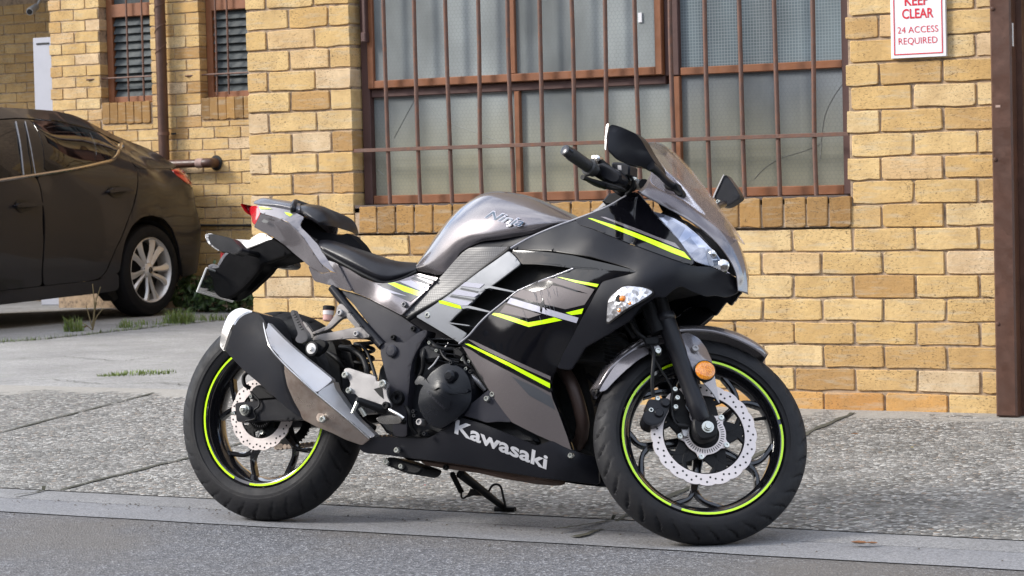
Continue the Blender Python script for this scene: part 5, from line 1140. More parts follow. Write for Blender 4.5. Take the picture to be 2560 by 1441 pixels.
for t in ('C: 895,885 965,884 1190,935 1180,945 950,902 915,912', 'C: 688,1066 770,1062 960,1112 950,1124 750,1082 708,1092', 'C: 575,1216 590,1212 775,1238 770,1246 600,1224'):
    sheet(BF, 'vent_fin', t, SV, gun, bike, thick=.03, er=0, h=.01, rc=.002, off=.001)
# lower side panel
LP = 'G: 880,515,.199 680,590,.194 450,690,.190 250,850,.180 100,1010,.168 20,1080,.158 1350,540,.209 1090,610,.212 900,960,.200 750,1260,.184 700,800,.212 500,1000,.203 D: 870,232,.158 1000,440,.158 1210,765,.150 1640,965,.128 1490,500,.180 1150,400,.190 1300,700,.165'
lower = 'G: 880,514 760,562 680,590 600,622 500,665 452,690 350,772 250,852 170,930 100,1012 20,1082 D: 872,236 930,330 1000,440 1100,610 1212,765 1400,860 1640,966 1600,850 1540,690 1500,596 1486,520 G: 716,1325 745,1262 800,1150 900,960 1000,780 1070,650 1090,610 1200,580 1350,541 1180,528 1050,525'
sheet(BF, 'side_fairing', lower, LP, gblack, bike, thick=.007, er=.007, h=.016, mir=True)
_S = surf(BF, LP); _P = crom(np.array([on(BF, e, _S)+np.array((0, 0, -.001)) for e in parse('G: 880,516 760,564 680,592 600,624 500,667 452,692 350,774 250,854 170,932 100,1014 22,1080')]), 4)
mk('fairing_edge', *tube_geo(BF.W(_P), .0032, 8), edge, bike, 50)  # pale tube drawing the silver highlight along this edge
dk = dict(S=LP, parent=bike)
def dc(name, t, m, off=.0012): decal(BF, name, t, LP, m, bike, off=off)
dc('grey_graphic', 'G: 690,590 760,590 900,625 1040,672 1000,735 965,788 820,822 780,812 600,770 420,722 470,688 560,640 640,612', sdark)
dc('black_graphic', 'G: 700,606 760,632 860,664 990,704 905,690 780,650 720,640 700,660 590,690 500,672 560,640 640,615', gblack, .0020)
dc('pale_stripe', 'G: 412,736 600,792 760,840 922,886 906,926 700,868 560,828 385,775', wdec, .0020)
dc('grey_stripe', 'G: 372,788 560,838 640,860 545,890 420,862 330,845', sdark)
dc('lime_stripe', 'G: 285,850 325,852 440,885 546,920 640,905 742,884 800,905 700,925 546,955 420,912 270,862', lime, .0018)
dc('lime_stripe', 'G: 762,580 800,584 940,612 1072,634 1060,656 900,622', lime, .0018)
dc('lime_stripe', 'G: 825,848 960,815 945,856 870,866', lime, .0020)
dc('silver_graphic', 'D: 876,240 930,262 1100,350 1300,455 1490,556 1500,600 1540,694 1598,852 1632,958 1400,856 1214,762 1100,606 1000,436 930,326', sdark, .0012)
dc('facet_shade', 'D: 1020,342 1230,452 1380,520 1490,585 1520,680 1340,580 1240,470 1210,442', stripe, .0018)  # dark facet shading painted as a flat patch on the panel
dc('lime_stripe', 'D: 893,222 922,222 1200,352 1484,496 1484,530 1200,378 1000,276', lime, .0020)
dc('black_stripe', 'D: 896,236 1000,290 1200,394 1484,548 1486,560 1200,412 1000,308', gblack, .0022)
dc('grey_stripe', 'D: 912,190 950,200 1200,318 1488,448 1488,474 1200,345 1000,250', sdark, .0018)
scr = mat('scratch_white', (.34, .34, .36), .6)
for i in range(30):                                            # scrape marks from an old fall
    x = random.gauss(640, 85); y = random.uniform(620, 900); l = random.uniform(18, 85); dx = random.uniform(.15, .45)
    w = random.uniform(.5, 1.5); decal(BF, 'scratch', 'G: %f,%f %f,%f %f,%f' % (x, y, x+w, y-1, x+dx*l, y+l), LP, scr, bike, off=.0026)
for t in ('G: 632,790 655,738 668,800 690,832 672,825 655,790 646,850 634,840', 'G: 520,680 560,640 620,610 600,640 560,670', 'G: 640,640 690,612 720,640 690,630 660,665'): decal(BF, 'scrape', t, LP, gblack, bike, off=.0024)
# indicator set into the flank
isf = 'G: 1140,720,.222 1250,640,.222 1480,690,.212 1130,925,.216 1280,800,.230'
sheet(BF, 'indicator_bezel', 'G: 1128,735 1252,630 1430,650 1482,685 1470,712 1400,760 1135,935 1112,920', isf, mblack, bike, thick=.012, er=.003, rc=.008, mir=True, off=-.003)
ind = sheet(BF, 'indicator', 'G: 1137,740 1258,640 1425,658 1474,688 1462,706 1392,752 1140,922 1124,912', isf, lens, bike, thick=.01, er=.005, rc=.008, h=.01, mir=True, label='clear front indicator lens with orange bulb inside')
bb = mat('orange_bulb', (.75, .22, .02), .25, coat=1)
q = BF.px(1140+1245/3.0019, 500+740/3.0019, .232); lathe(BF, 'indicator_bulb', q[:2], [(0, .236), (.006, .235), (.009, .230), (.0095, .224)], bb, ind, seg=16)
sheet(BF, 'bulb_shade', 'G: 1195,745 1222,703 1238,735 1235,765 1210,770', isf, black, ind, thick=.001, er=0, off=.002)
for x, y in ((1300, 775), (1222, 828)): q = BF.px(1140+x/3.0019, 500+y/3.0019, .23); lathe(BF, 'indicator_bulb', q[:2], [(0, .2305), (.005, .229), (.0055, .224)], bb, ind, seg=12)
# belly pan
BP = 'D: 152,935,.135 285,865,.140 600,900,.150 840,735,.165 1040,560,.160 1380,925,.152 1480,890,.148 1815,1020,.075 1815,1195,.060 1400,1160,.125 1000,1090,.130 400,990,.130 1100,900,.165 700,980,.150 1640,1060,.125'
sheet(BF, 'belly_pan', 'D: 150,932 175,905 230,880 285,862 450,870 600,876 640,868 680,845 760,785 838,722 900,742 1010,775 1200,850 1378,926 1440,905 1484,888 1640,960 1690,980 1812,1008 1816,1196 1600,1172 1400,1148 1100,1100 900,1062 700,1035 500,1012 340,990 200,978 162,962', BP, sblack, bike, thick=.008, er=.008, h=.016, rc=.006, mir=True)
sheet(BF, 'belly_bracket', 'D: 850,712 900,660 980,600 1052,540 1062,548 1130,650 1212,764 1120,760 1040,768 960,740', 'D: 850,720,.160 1052,545,.166 1212,764,.156', dgrey, bike, thick=.006, er=.003, h=.015, mir=True)
text_on(BF, 'lettering', 'Kawasaki', (822, 838), (1460, 1090), (10, -92), BP, mat('silver_lettering', (.46, .46, .48), .4), bike, off=.0015, z='D', bold=.028)
for x, y, w in ((422, 958, .148), (1045, 602, .168), (1628, 996, .130), (1086, 572, .160)): bolt(BF, 'fairing_bolt', x, y, w, .0085, zinc, bike, z='D')
# tank, seats, tail
TK = ['C: 300,748,.085 292,718,.092 290,700,.082 296,684,.055 305,690,0', 'C: 400,766,.103 388,690,.118 365,615,.100 372,575,.060 390,565,0', 'C: 520,778,.118 520,640,.138 470,500,.122 470,425,.066 490,415,0', 'C: 640,655,.132 650,500,.152 590,350,.130 596,268,.072 620,255,0',
      'C: 705,566,.143 770,430,.163 760,250,.142 752,138,.085 780,115,0', 'C: 880,486,.152 900,415,.168 925,215,.148 915,62,.088 940,40,0', 'C: 1050,463,.152 1080,390,.166 1100,210,.150 1090,52,.085 1110,35,0', 'C: 1370,405,.142 1370,330,.156 1350,210,.140 1330,98,.080 1350,85,0', 'C: 1560,345,.122 1560,310,.132 1550,245,.118 1540,182,.066 1550,170,0', 'C: 1720,302,.092 1725,292,.090 1730,284,.080 1735,276,.05 1740,272,0']
patch(BF, 'fuel_tank', TK, silver, bike, k=6)
TS = 'C: 900,415,.170 925,215,.150 1080,390,.168 1100,210,.152 1370,330,.158 1350,210,.142 760,250,.144 1200,300,.166'
text_on(BF, 'emblem', 'Ninja', (905, 268), (1240, 352), (48, -66), TS, wdec, bike, off=.0022, z='C', bold=.045, shear=.25)
text_on(BF, 'emblem', 'Ninja', (912, 268), (1236, 350), (48, -62), TS, mat('emblem_blue', (.02, .06, .11), .3), bike, off=.0030, z='C', bold=.0, shear=.25)
RS = ['A: 1100,512,.100 1098,490,.104 1112,465,.075 1135,455,0', 'A: 1150,560,.122 1150,520,.127 1195,472,.100 1240,465,0', 'A: 1350,672,.142 1360,620,.150 1395,540,.118 1430,530,0', 'A: 1550,775,.142 1560,715,.150 1590,612,.105 1620,600,0', 'A: 1650,806,.132 1670,740,.136 1715,640,.092 1740,630,0', 'A: 1780,776,.112 1790,720,.114 1810,650,.072 1820,640,0', 'A: 1910,715,.085 1910,690,.085 1905,652,.06 1910,645,0']
patch(BF, 'rider_seat', RS, seat_m, bike, k=6)
tube(BF, 'seat_piping', 'A: 1105,520,.105 1160,570,.126 1350,680,.144 1550,783,.144 1650,812,.134 1780,783,.114 1905,722,.088', .006, rubber, bike, k=5)
PS = ['A: 935,228,.085 935,205,.088 948,180,.068 960,172,0', 'A: 985,255,.100 985,225,.105 1010,180,.08 1030,166,0', 'A: 1030,285,.110 1035,255,.115 1090,195,.08 1130,182,0', 'A: 1070,308,.112 1080,285,.115 1150,225,.08 1210,222,0', 'A: 1100,328,.108 1110,312,.110 1190,285,.07 1268,290,0', 'A: 1112,338,.098 1122,334,.098 1205,345,.06 1282,368,0']
patch(BF, 'passenger_seat', PS, seat_m, bike, k=6)
vin = mat('lightened_vinyl', (.10, .10, .115), .30, bump=.12, bs=500)  # dark vinyl greyed, its sunlit sheen put into the colour
TC = ['A: 573,165,.052 570,155,.050 577,145,.03 580,140,0', 'A: 640,180,.072 640,160,.074 650,122,.055 655,115,0', 'A: 760,192,.087 768,165,.088 788,140,.06 795,132,0', 'A: 880,224,.092 885,190,.094 893,155,.066 900,148,0', 'A: 946,242,.092 948,205,.096 953,170,.064 960,164,0']
patch(BF, 'seat_back', TC, vin, bike, k=6); tube(BF, 'seat_strap', 'A: 892,225,.095 893,190,.099 905,158,.070 915,150,0', .009, seat_m, bike, mir=True)
TU = 'A: 600,185,.066 640,182,.076 890,222,.098 980,270,.104 950,350,.112 1100,505,.124 1250,640,.138 1170,620,.134 850,310,.122 620,245,.080 760,240,.100'
sheet(BF, 'tail_cowl', 'A: 596,172 640,180 740,190 890,222 982,272 948,322 948,352 1020,420 1095,500 1112,530 1172,622 1250,730 1195,712 1120,655 1030,520 955,415 850,312 740,270 622,238', 'A: 596,172,.064 640,180,.076 890,222,.096 980,270,.098 950,350,.106 1095,500,.120 1172,622,.136 1200,712,.142 1030,520,.134 850,312,.124 740,270,.108 622,240,.082', silver, bike, thick=.005, er=.003, h=.012, mir=True)
sheet(BF, 'tail_cowl_lower', 'A: 622,243 740,273 850,316 955,419 1030,525 1118,658 1192,716 1120,730 1010,665 962,622 900,572 820,500 722,432 640,392 566,352 600,290', 'A: 622,243,.084 850,316,.126 1030,525,.136 1192,716,.143 566,352,.050 720,430,.075 900,570,.100 1010,665,.118', silver, bike, thick=.005, er=.003, h=.012, mir=True)
sheet(BF, 'rear_side_cover', 'A: 1012,668 1120,734 1195,720 1252,734 1172,626 1250,650 1372,872 1350,878 1200,832 1062,796 1030,720', 'A: 1012,668,.120 1195,718,.144 1172,626,.138 1362,860,.150 1200,832,.126 1062,796,.112', silver, bike, thick=.005, er=.003, h=.012, mir=True)
SC2 = 'A: 1176,622,.140 1370,880,.140 1450,766,.150 1620,812,.148 1910,735,.130 2070,768,.150 1780,1075,.160 1500,932,.146 1700,920,.158'
sheet(BF, 'side_cover', 'A: 1178,622 1250,655 1350,700 1450,764 1550,805 1620,815 1690,808 1760,790 1908,732 2076,768 1960,892 1860,990 1778,1076 1640,1005 1500,934 1376,884 1330,800 1270,720', SC2, silver, bike, thick=.005, er=.004, h=.013, mir=True)
for t, m in (('A: 1900,742 2060,790 2045,802 1880,752', stripe), ('A: 1868,766 1890,760 2020,815 2000,835 1860,775', stripe), ('A: 1770,800 1860,790 1978,845 1945,880 1790,812', wdec), ('A: 1730,808 1768,802 1945,872 1938,886', stripe),
             ('A: 1672,815 1725,808 1942,886 1918,918 1800,880', lime), ('A: 1580,820 1665,815 1800,884 1916,920 1852,968 1700,900', stripe), ('A: 1580,832 1690,872 1830,920 1700,895', wdec)): decal(BF, 'side_stripe', t, SC2, m, bike, off=.0012 if m is not wdec else .0018)
bolt(BF, 'fairing_bolt', 1806, 988, .160, .0085, mat('dull_bolt', (.2, .2, .21), .35, metal=.8), bike, z='A')
slot = mat('grab_slot', (.008, .008, .009), .5); decal(BF, 'lashing_slot', 'A: 640,308 660,290 700,308 690,322 655,320', 'A: 640,308,.092 700,308,.102 660,290,.092', slot, bike, off=.004)
decal(BF, 'lime_stripe', 'A: 615,190 640,188 725,206 680,208 630,208', 'A: 596,172,.064 640,180,.076 890,222,.096 980,270,.098 850,312,.124 740,270,.108 622,240,.082', lime, bike, off=.002)
decal(BF, 'lime_stripe', 'A: 825,232 860,238 892,252 870,268 840,250', 'A: 596,172,.064 640,180,.076 890,222,.096 980,270,.098 850,312,.124 740,270,.108 622,240,.082', lime, bike, off=.002)
sheet(BF, 'tail_light', 'A: 513,178 560,176 592,176 612,210 622,240 596,290 566,334 550,318 548,270 530,242', 'A: 513,178,.0 592,176,.055 622,240,.075 566,334,.045 530,242,.01', redl, bike, thick=.03, er=.008, h=.01, mir=True)
under = mat('undertail_plastic', (.006, .006, .007), .8, spec=.08)
sheet(BF, 'tail_inner', 'A: 950,270 985,285 1120,390 1280,420 1340,400 1420,480 1480,570 1300,520 1110,470 1000,400 948,350', 'A: 950,270,.05 1480,570,.0 1280,420,.02 1110,470,.05', under, bike, thick=.05, er=.004)
# number plate carrier
sheet(BF, 'rear_mudguard_top', 'A: 378,450 450,452 530,458 575,420 620,398 660,410 722,446 620,490 520,528 460,528 400,500', 'A: 378,450,.03 620,398,.05 722,446,.06 460,528,.05', mat('grey_plastic_sunlit', (.09, .09, .10), .32), bike, thick=.01, er=.006, h=.015, mir=True)
sheet(BF, 'plate_hanger', 'A: 400,505 470,532 720,450 800,500 872,562 800,590 740,612 680,640 622,655 600,700 552,760 480,840 400,905 340,935 290,930 246,895 225,780 188,712 200,690 270,682 300,640 335,575 380,530', 'A: 400,505,.045 720,450,.06 872,562,.07 622,655,.05 400,905,.04 225,780,.05', under, bike, thick=.02, er=.008, h=.016, mir=True)
pr = sheet(BF, 'plate_bracket', 'A: 190,668 232,650 290,678 270,690 200,692', 'A: 190,668,.05 290,678,.05 232,650,.05', vin, bike, thick=.1, er=.003)
sheet(BF, 'plate_light_cover', 'A: 268,662 300,600 335,560 372,552 380,575 340,600 300,660 280,680', .045, vin, bike, thick=.09, er=.004)
q = BF.pts('A: 185,690,.095 108,880,.095 395,965,-.095 455,790,-.095'); pv = BF.W(q); n_ = np.cross(pv[1]-pv[0], pv[3]-pv[0]); n_ /= np.linalg.norm(n_); mk('number_plate_cover', *join((np.concatenate([pv, pv+n_*.004]), [(0, 1, 2, 3), (7, 6, 5, 4), (0, 4, 5, 1), (1, 5, 6, 2), (2, 6, 7, 3), (3, 7, 4, 0)])), clearp, bike, 0)
V, Fc = tube_geo(crom(pv, 6, True)*1.0, .0035, 6); mk('plate_rim', *tube_geo(np.array([pv[0], pv[1], pv[2], pv[3], pv[0]]), .0035, 6), mat('cloudy_plastic', (.5, .5, .48), .3), bike, 40)
for sgn, pod, st, tip in ((1, 'A: 188,412 215,404 330,430 375,440 470,540 440,565 400,580 355,558 280,548 205,488', 'A: 430,545,.16 520,560,.10 640,590,.03', 'A: 165,415 212,402 245,412 200,420 198,452 215,492 290,536 282,550 205,500 180,460'), (-1, 'A: 702,642 740,612 832,590 862,605 896,650 872,686 800,688 720,680', 'A: 710,632,-.15 600,590,-.08 480,540,.0', None)):
    w = .17*sgn; o = sheet(BF, 'rear_indicator', pod, w, sblack, bike, thick=.04, er=.008, rc=.006, h=.01); tube(BF, 'indicator_stalk', st, .009, mblack, bike)
    if tip: sheet(BF, 'indicator_lens', tip, w-.004, lens, o, thick=.03, er=.002, h=.02)
    else: sheet(BF, 'indicator_lens', 'A: 700,642 740,608 832,586 800,605 745,618 730,640', w+.002, lens, o, thick=.03, er=.002, h=.02)
prism(BF, 'rear_reflector', 'A: 298,560 310,600 330,620 312,640 296,620', .02, .04, redl, bike)

# ---- frame and engine
KC = 'C: 880,530,.160 1110,530,.160 700,580,.150 500,800,.140 200,1160,.150 720,850,.158 950,640,.165'
sheet(BF, 'knee_cover', 'C: 760,540 880,528 1120,530 1128,545 1080,590 1000,640 900,710 720,850 560,965 330,1092 205,1160 158,1140 300,1010 420,890 505,800 600,690 700,582', KC, dimp, bike, thick=.012, er=.004, h=.012, mir=True)
tube(BF, 'rubber_edge', 'C: 1140,548,.155 1080,602,.158 1000,655,.158 900,728,.156 720,868,.150 560,982,.142 330,1108,.140 215,1180,.142', .009, rubber, bike, mir=True)
sheet(BF, 'tank_skirt', 'C: 1700,300 1560,350 1370,408 1050,466 880,490 720,560 760,545 880,528 1125,530 1330,440 1560,345', 'C: 1700,300,.11 1370,408,.145 880,490,.150 1125,530,.152', sblack, bike, thick=.02, er=.002, h=.02, mir=True, off=-.004)
sheet(BF, 'battery_cover', 'A: 1245,858 1376,890 1500,940 1640,1012 1776,1084 1935,1198 1840,1290 1720,1300 1620,1300 1500,1140 1380,980', 'A: 1245,858,.118 1776,1084,.140 1935,1198,.140 1620,1300,.135 1400,1000,.125', dgrey, bike, thick=.02, er=.004, h=.02, mir=True)
tube(BF, 'subframe_tube', 'A: 1215,850,.120 1400,1080,.130 1625,1330,.140', .014, sblack, bike, mir=True)
for x, y in ((1713, 1258), (1878, 1187)): bolt(BF, 'fairing_bolt', x, y, .145, .008, mblack, bike, z='A')
sheet(BF, 'frame_plate', 'D: 298,235 320,212 400,208 468,210 500,190 545,150 585,130 625,122 618,165 590,200 545,280 520,340 505,420 500,520 490,620 485,760 484,860 440,865 392,855 385,790 395,720 385,640 362,520 330,400 305,300', 'D: 298,235,.145 468,210,.148 620,130,.145 484,860,.12 392,855,.12 430,600,.142', dgrey, bike, thick=.05, er=.006, h=.014, mir=True)
q = BF.px(840+385/2.7706, 780+272/2.7706, .152); lathe(BF, 'pivot_cap', q[:2], [(0, .158), (.013, .1575), (.0175, .154), (.0180, .140)], dgrey, bike, seg=28)
q = BF.px(840+422/2.7706, 780+595/2.7706, .150); pv_ = lathe(BF, 'pivot_collar', q[:2], [(.007, .140), (.007, .152), (.010, .154), (.0185, .154), (.021, .150), (.021, .135)], mblack, bike, seg=28)
for k in range(6): a = k*pi/3+.3; lathe(BF, 'collar_hole', (q[0]+.0148*cos(a), q[1]+.0148*sin(a)), [(0, .1545), (.0024, .1545), (.0024, .150)], black, pv_, seg=8)
prism(BF, 'engine_block', 'D: 480,200 760,170 960,330 1100,560 1240,780 1380,860 1400,920 1150,900 700,900 440,880 300,820 260,600 300,350', -.13, .105, enginem, bike, ch=.01, rc=.02)
for i in range(6): prism(BF, 'cooling_fin', 'D: %f,%f %f,%f %f,%f %f,%f' % (560+i*10, 180+i*26, 900+i*14, 190+i*40, 902+i*14, 200+i*40, 562+i*10, 190+i*26), .10, .128, enginem, bike)
cc = 'D: 560,600 555,640 575,700 620,770 690,815 760,780 850,715 915,640 925,560 915,480 880,410 830,370 770,350 720,362 690,385 640,420 600,500 570,540'
cs_ = 'D: 735,590,.215 560,600,.185 690,815,.185 925,560,.182 800,370,.185 650,430,.190 740,500,.212'
clm = mat('clutch_cover_black', (.006, .007, .010), .30, spec=.26, rv=.05, bump=.12, bs=300)
ec = sheet(BF, 'clutch_cover', cc, cs_, clm, bike, thick=.06, er=.014, h=.012, rc=.02)
sheet(BF, 'cover_flange', 'D: 545,492 580,440 612,455 650,500 700,505 720,480 765,500 800,540 820,545 920,530 922,560 800,575 760,560 720,520 690,545 640,530 590,500 562,510', cs_, clm, ec, thick=.02, er=.003, h=.012, off=.006)
sheet(BF, 'name_pad', 'D: 622,545 650,530 800,610 790,670 760,690 640,605', cs_, clm, ec, thick=.01, er=.002, h=.012, off=.003)
text_on(BF, 'embossed_name', 'Kawasaki', (632, 562), (752, 678), (14, -18), cs_, dgrey, bike, off=.005, z='D', bold=.0)
q = BF.px(840+792/2.7706, 780+445/2.7706, .21); lathe(BF, 'oil_cap', q[:2], [(0, .222), (.010, .222), (.013, .219), (.0165, .216), (.0165, .19)], clm, ec, seg=20)
q = BF.px(840+575/2.7706, 780+762/2.7706, .19); lathe(BF, 'oil_window', q[:2], [(0, .188), (.0055, .188), (.006, .192), (.009, .192), (.010, .188), (.010, .16)], alu, ec, seg=20)
for x, y in ((540, 690), (615, 845), (545, 720), (800, 352), (935, 415)): bolt(BF, 'cover_bolt', x, y, .178, .006, enginem, bike, z='D')
tube(BF, 'coolant_pipe', 'D: 660,165,.10 625,230,.12 605,300,.14 600,400,.13 560,480,.12', .006, rubber, bike); tube(BF, 'clutch_cable', 'D: 780,215,.12 720,300,.13 680,360,.15 640,400,.16', .0028, alu, bike)
tube(BF, 'coolant_hose', 'D: 560,190,.10 545,300,.12 540,420,.11', .011, rubber, bike); tube(BF, 'breather_hose', 'D: 870,250,.12 940,340,.13 1020,470,.14 1080,560,.14', .007, mblack, bike); tube(BF, 'coolant_hose', 'D: 900,420,.13 980,480,.13 1040,540,.12', .010, alu, bike)
hdr = mat('dark_header', (.045, .026, .02), .5, metal=.3, var=.5, vs=9)
tube(BF, 'exhaust_header', 'D: 1560,380,.09 1640,520,.11 1700,720,.10 1705,820,.08 1670,920,.05 1500,1050,.03', .019, hdr, bike); tube(BF, 'exhaust_header', 'D: 1500,390,.0 1560,520,-.03 1610,740,-.04 1590,860,-.04 1400,1060,-.03', .019, hdr, bike)
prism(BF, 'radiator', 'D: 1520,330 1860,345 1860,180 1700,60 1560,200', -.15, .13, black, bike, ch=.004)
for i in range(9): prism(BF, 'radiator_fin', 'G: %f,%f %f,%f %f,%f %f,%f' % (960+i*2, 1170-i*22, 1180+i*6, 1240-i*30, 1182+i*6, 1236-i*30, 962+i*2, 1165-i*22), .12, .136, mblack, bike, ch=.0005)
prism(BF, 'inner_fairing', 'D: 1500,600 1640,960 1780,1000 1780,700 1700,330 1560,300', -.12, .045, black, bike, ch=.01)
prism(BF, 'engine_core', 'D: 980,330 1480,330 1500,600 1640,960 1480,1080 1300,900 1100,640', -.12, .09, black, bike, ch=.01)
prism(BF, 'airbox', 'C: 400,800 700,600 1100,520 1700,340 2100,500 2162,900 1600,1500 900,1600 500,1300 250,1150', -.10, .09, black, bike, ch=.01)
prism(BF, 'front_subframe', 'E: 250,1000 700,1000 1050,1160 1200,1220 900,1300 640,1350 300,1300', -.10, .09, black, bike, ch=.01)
prism(BF, 'catalyst_box', 'D: 560,1012 900,1030 1380,1120 1390,1160 1340,1172 1180,1162 1000,1120 800,1085 600,1060', -.09, .09, rusty, bike, ch=.008, rc=.01)
prism(BF, 'stand_bracket', 'D: 330,1015 380,1002 500,1040 600,1075 595,1105 560,1132 480,1118 400,1085 335,1060', -.02, .09, mblack, bike, ch=.006, rc=.01); bolt(BF, 'bolt', 350, 1038, .095, .0095, zinc, bike, z='D'); bolt(BF, 'bolt', 452, 1070, .095, .008, zinc, bike, z='D'); bolt(BF, 'drain_bolt', 760, 1078, .095, .008, mblack, bike, z='D')
# hoses, wiring and small hardware crowding the space round the engine
for t, r, m in (('D: 500,260,.11 520,330,.13 515,430,.12 530,520,.11', .007, rubber), ('D: 640,190,.12 690,240,.13 760,260,.12 830,250,.11', .008, rubber), ('D: 700,200,.11 740,300,.14 790,340,.15 850,350,.14', .004, rubber), ('D: 880,300,.13 900,360,.15 950,400,.14 1000,470,.13', .005, rubber),
                ('D: 590,850,.12 640,830,.13 700,850,.12', .008, mblack), ('D: 470,640,.13 510,700,.14 520,790,.13 560,850,.12', .006, rubber), ('B: 850,330,.05 920,380,.07 960,430,.06', .008, rubber), ('B: 1120,560,.11 1150,620,.12 1160,700,.12', .004, zinc),
                ('B: 1000,660,.10 1080,760,.10 1140,800,.10', .012, mblack), ('F: 160,200,.10 200,260,.11 230,300,.11 250,330,.10', .006, rubber), ('F: 20,520,.06 60,560,.07 60,640,.06', .009, rubber)): tube(BF, 'hose', t, r, m, bike)
for x, y in ((500, 330), (650, 215), (700, 270), (905, 395), (880, 330), (1010, 455), (925, 345)): bolt(BF, 'bolt', x, y, .135, .006, zinc, bike, z='D')
prism(BF, 'starter_housing', 'D: 560,250 620,210 700,230 760,300 700,340 600,350 560,320', .10, .135, enginem, bike, ch=.01, rc=.006); prism(BF, 'injector', 'D: 800,250 860,240 900,290 870,330 810,310', .10, .14, mblack, bike, ch=.008)
# swingarm
sw_s = 'B: 300,640,.118 545,620,.122 690,700,.124 310,755,.118'
sheet(BF, 'swingarm', 'B: 302,645 330,638 545,620 700,640 1000,560 1150,560 1150,700 900,720 690,742 500,748 312,756', sw_s, sblack, bike, thick=.035, er=.005, h=.02, mir=True, off=.0)
q = BF.px(460+380/2.4016, 740+688/2.4016, .12); lathe(BF, 'axle_nut', q[:2], [(0, .150), (.006, .150), (.007, .143), (.0125, .142), (.0135, .134), (.0165, .134), (.0170, .124)], zinc, bike, seg=18)
tube(BF, 'sensor_wire', 'B: 400,575,.126 450,630,.128 448,665,.130 420,690,.130 430,735,.126 370,752,.122', .003, rubber, bike)
tube(BF, 'brake_hose', 'B: 400,555,.09 365,535,.10 358,490,.10 380,462,.10 420,470,.09', .006, rubber, bike)
prism(BF, 'rear_caliper', 'B: 400,560 440,530 520,560 560,620 420,632 395,600', .065, .10, mblack, bike, ch=.006, rc=.006); bolt(BF, 'bolt', 405, 605, .122, .007, zinc, bike, z='B'); prism(BF, 'chain_adjuster', 'B: 278,700 300,690 303,712 282,716', .10, .118, zinc, bike)
tube(BF, 'brake_hose', 'B: 940,310,.09 1010,325,.11 1070,370,.13 1095,430,.14 1100,465,.14', .009, rubber, bike); tube(BF, 'brake_light_wire', 'B: 1060,290,.10 1100,340,.12 1130,420,.14 1155,500,.15', .005, rubber, bike)
prism(BF, 'rear_shock', 'B: 880,300 1000,290 1040,420 1010,600 900,600', -.03, .03, mblack, bike, ch=.01); tube(BF, 'shock_spring', [(.30+.028*cos(a), .10+a*.0042, .028*sin(a)) for a in np.linspace(0, 44, 150)], .006, mblack, bike, k=1)
sheet(BF, 'hugger', 'B: 860,230 900,300 930,420 940,560 900,640 850,560 800,400 780,300', 'B: 860,230,.06 900,640,.07 780,300,.06', black, bike, thick=.12, er=.004)
# footrests
sheet(BF, 'heel_guard', 'B: 958,436 985,432 1100,470 1118,470 1150,488 1148,515 1195,508 1222,520 1228,545 1212,570 1218,610 1240,650 1236,675 1212,692 1184,690 1172,655 1120,640 1055,622 1030,590 985,585 975,560 1000,535 985,495 958,475', .185, alu, bike, thick=.008, er=.003, h=.015, rc=.004)
decal(BF, 'guard_gap', 'B: 1140,560 1190,545 1200,620 1175,600', .185, black, bike, off=.001)
for x, y, r in ((968, 475, .010), (990, 568, .009), (1195, 528, .0115), (1212, 660, .012)): bolt(BF, 'bolt', x, y, .190, r, zinc if r < .0119 else mblack, bike, z='B')
ax2(BF, 'footpeg', 'B: 1035,625,.250 1210,690,.175', [(0, 0), (0, .008), (.1, .011), (.3, .0115), (.85, .013), (1, .012), (1, 0)], rubber, seg=14); ax2(BF, 'peg_feeler', 'B: 1040,640,.250 1010,705,.255', [(0, 0), (0, .006), (1, .0045), (1, 0)], zinc, seg=10); ax2(BF, 'peg_spring', 'B: 1060,670,.22 1090,720,.21', [(0, 0), (0, .008), (1, .008), (1, 0)], zinc, seg=10)
sheet(BF, 'brake_pedal', 'B: 1145,735 1175,722 1240,715 1300,730 1303,760 1280,768 1195,770 1165,760', .20, chr_, bike, thick=.03, er=.004, h=.015, rc=.004); tube(BF, 'pedal_arm', 'B: 1235,685,.19 1280,710,.195 1322,738,.195', .006, chr_, bike)
pgb = mat('bracket_aluminium', (.25, .235, .23), .36, metal=.6, var=.12)
for t in ('A: 1240,1060 1250,1000 1278,975 1308,1000 1350,1050 1330,1080 1275,1105 1190,1185 1060,1230 1030,1222 1170,1160', 'A: 1060,1248 1120,1230 1390,1175 1445,1170 1520,1248 1470,1262 1330,1265 1080,1292 1045,1280', 'A: 1322,1062 1350,1052 1442,1168 1405,1180 1330,1100', 'A: 965,1118 1000,1150 1050,1220 1060,1262 1030,1260 985,1190'):
    sheet(BF, 'passenger_peg_bracket', t, .165, pgb, bike, thick=.014, er=.003, h=.015, rc=.004)
bolt(BF, 'bolt', 1278, 1055, .170, .010, alu, bike, z='A'); bolt(BF, 'bolt', 1412, 1228, .170, .009, alu, bike, z='A')
sheet(BF, 'passenger_footpeg', 'A: 862,1050 878,1030 895,1032 905,1062 960,1170 1005,1225 1008,1262 990,1290 940,1305 908,1290 905,1262 930,1230 900,1150', 'A: 862,1050,.24 1000,1260,.20 908,1290,.20', alu, bike, thick=.018, er=.005, h=.01, rc=.004)
for i in range(7): P = BF.pts('A: %f,%f,.242 %f,%f,.242' % (893+i*11, 1075+i*20, 912+i*11, 1068+i*20)); mk('peg_rib', *tube_geo(BF.W(P), .0022, 6), rubber, bike, 30)
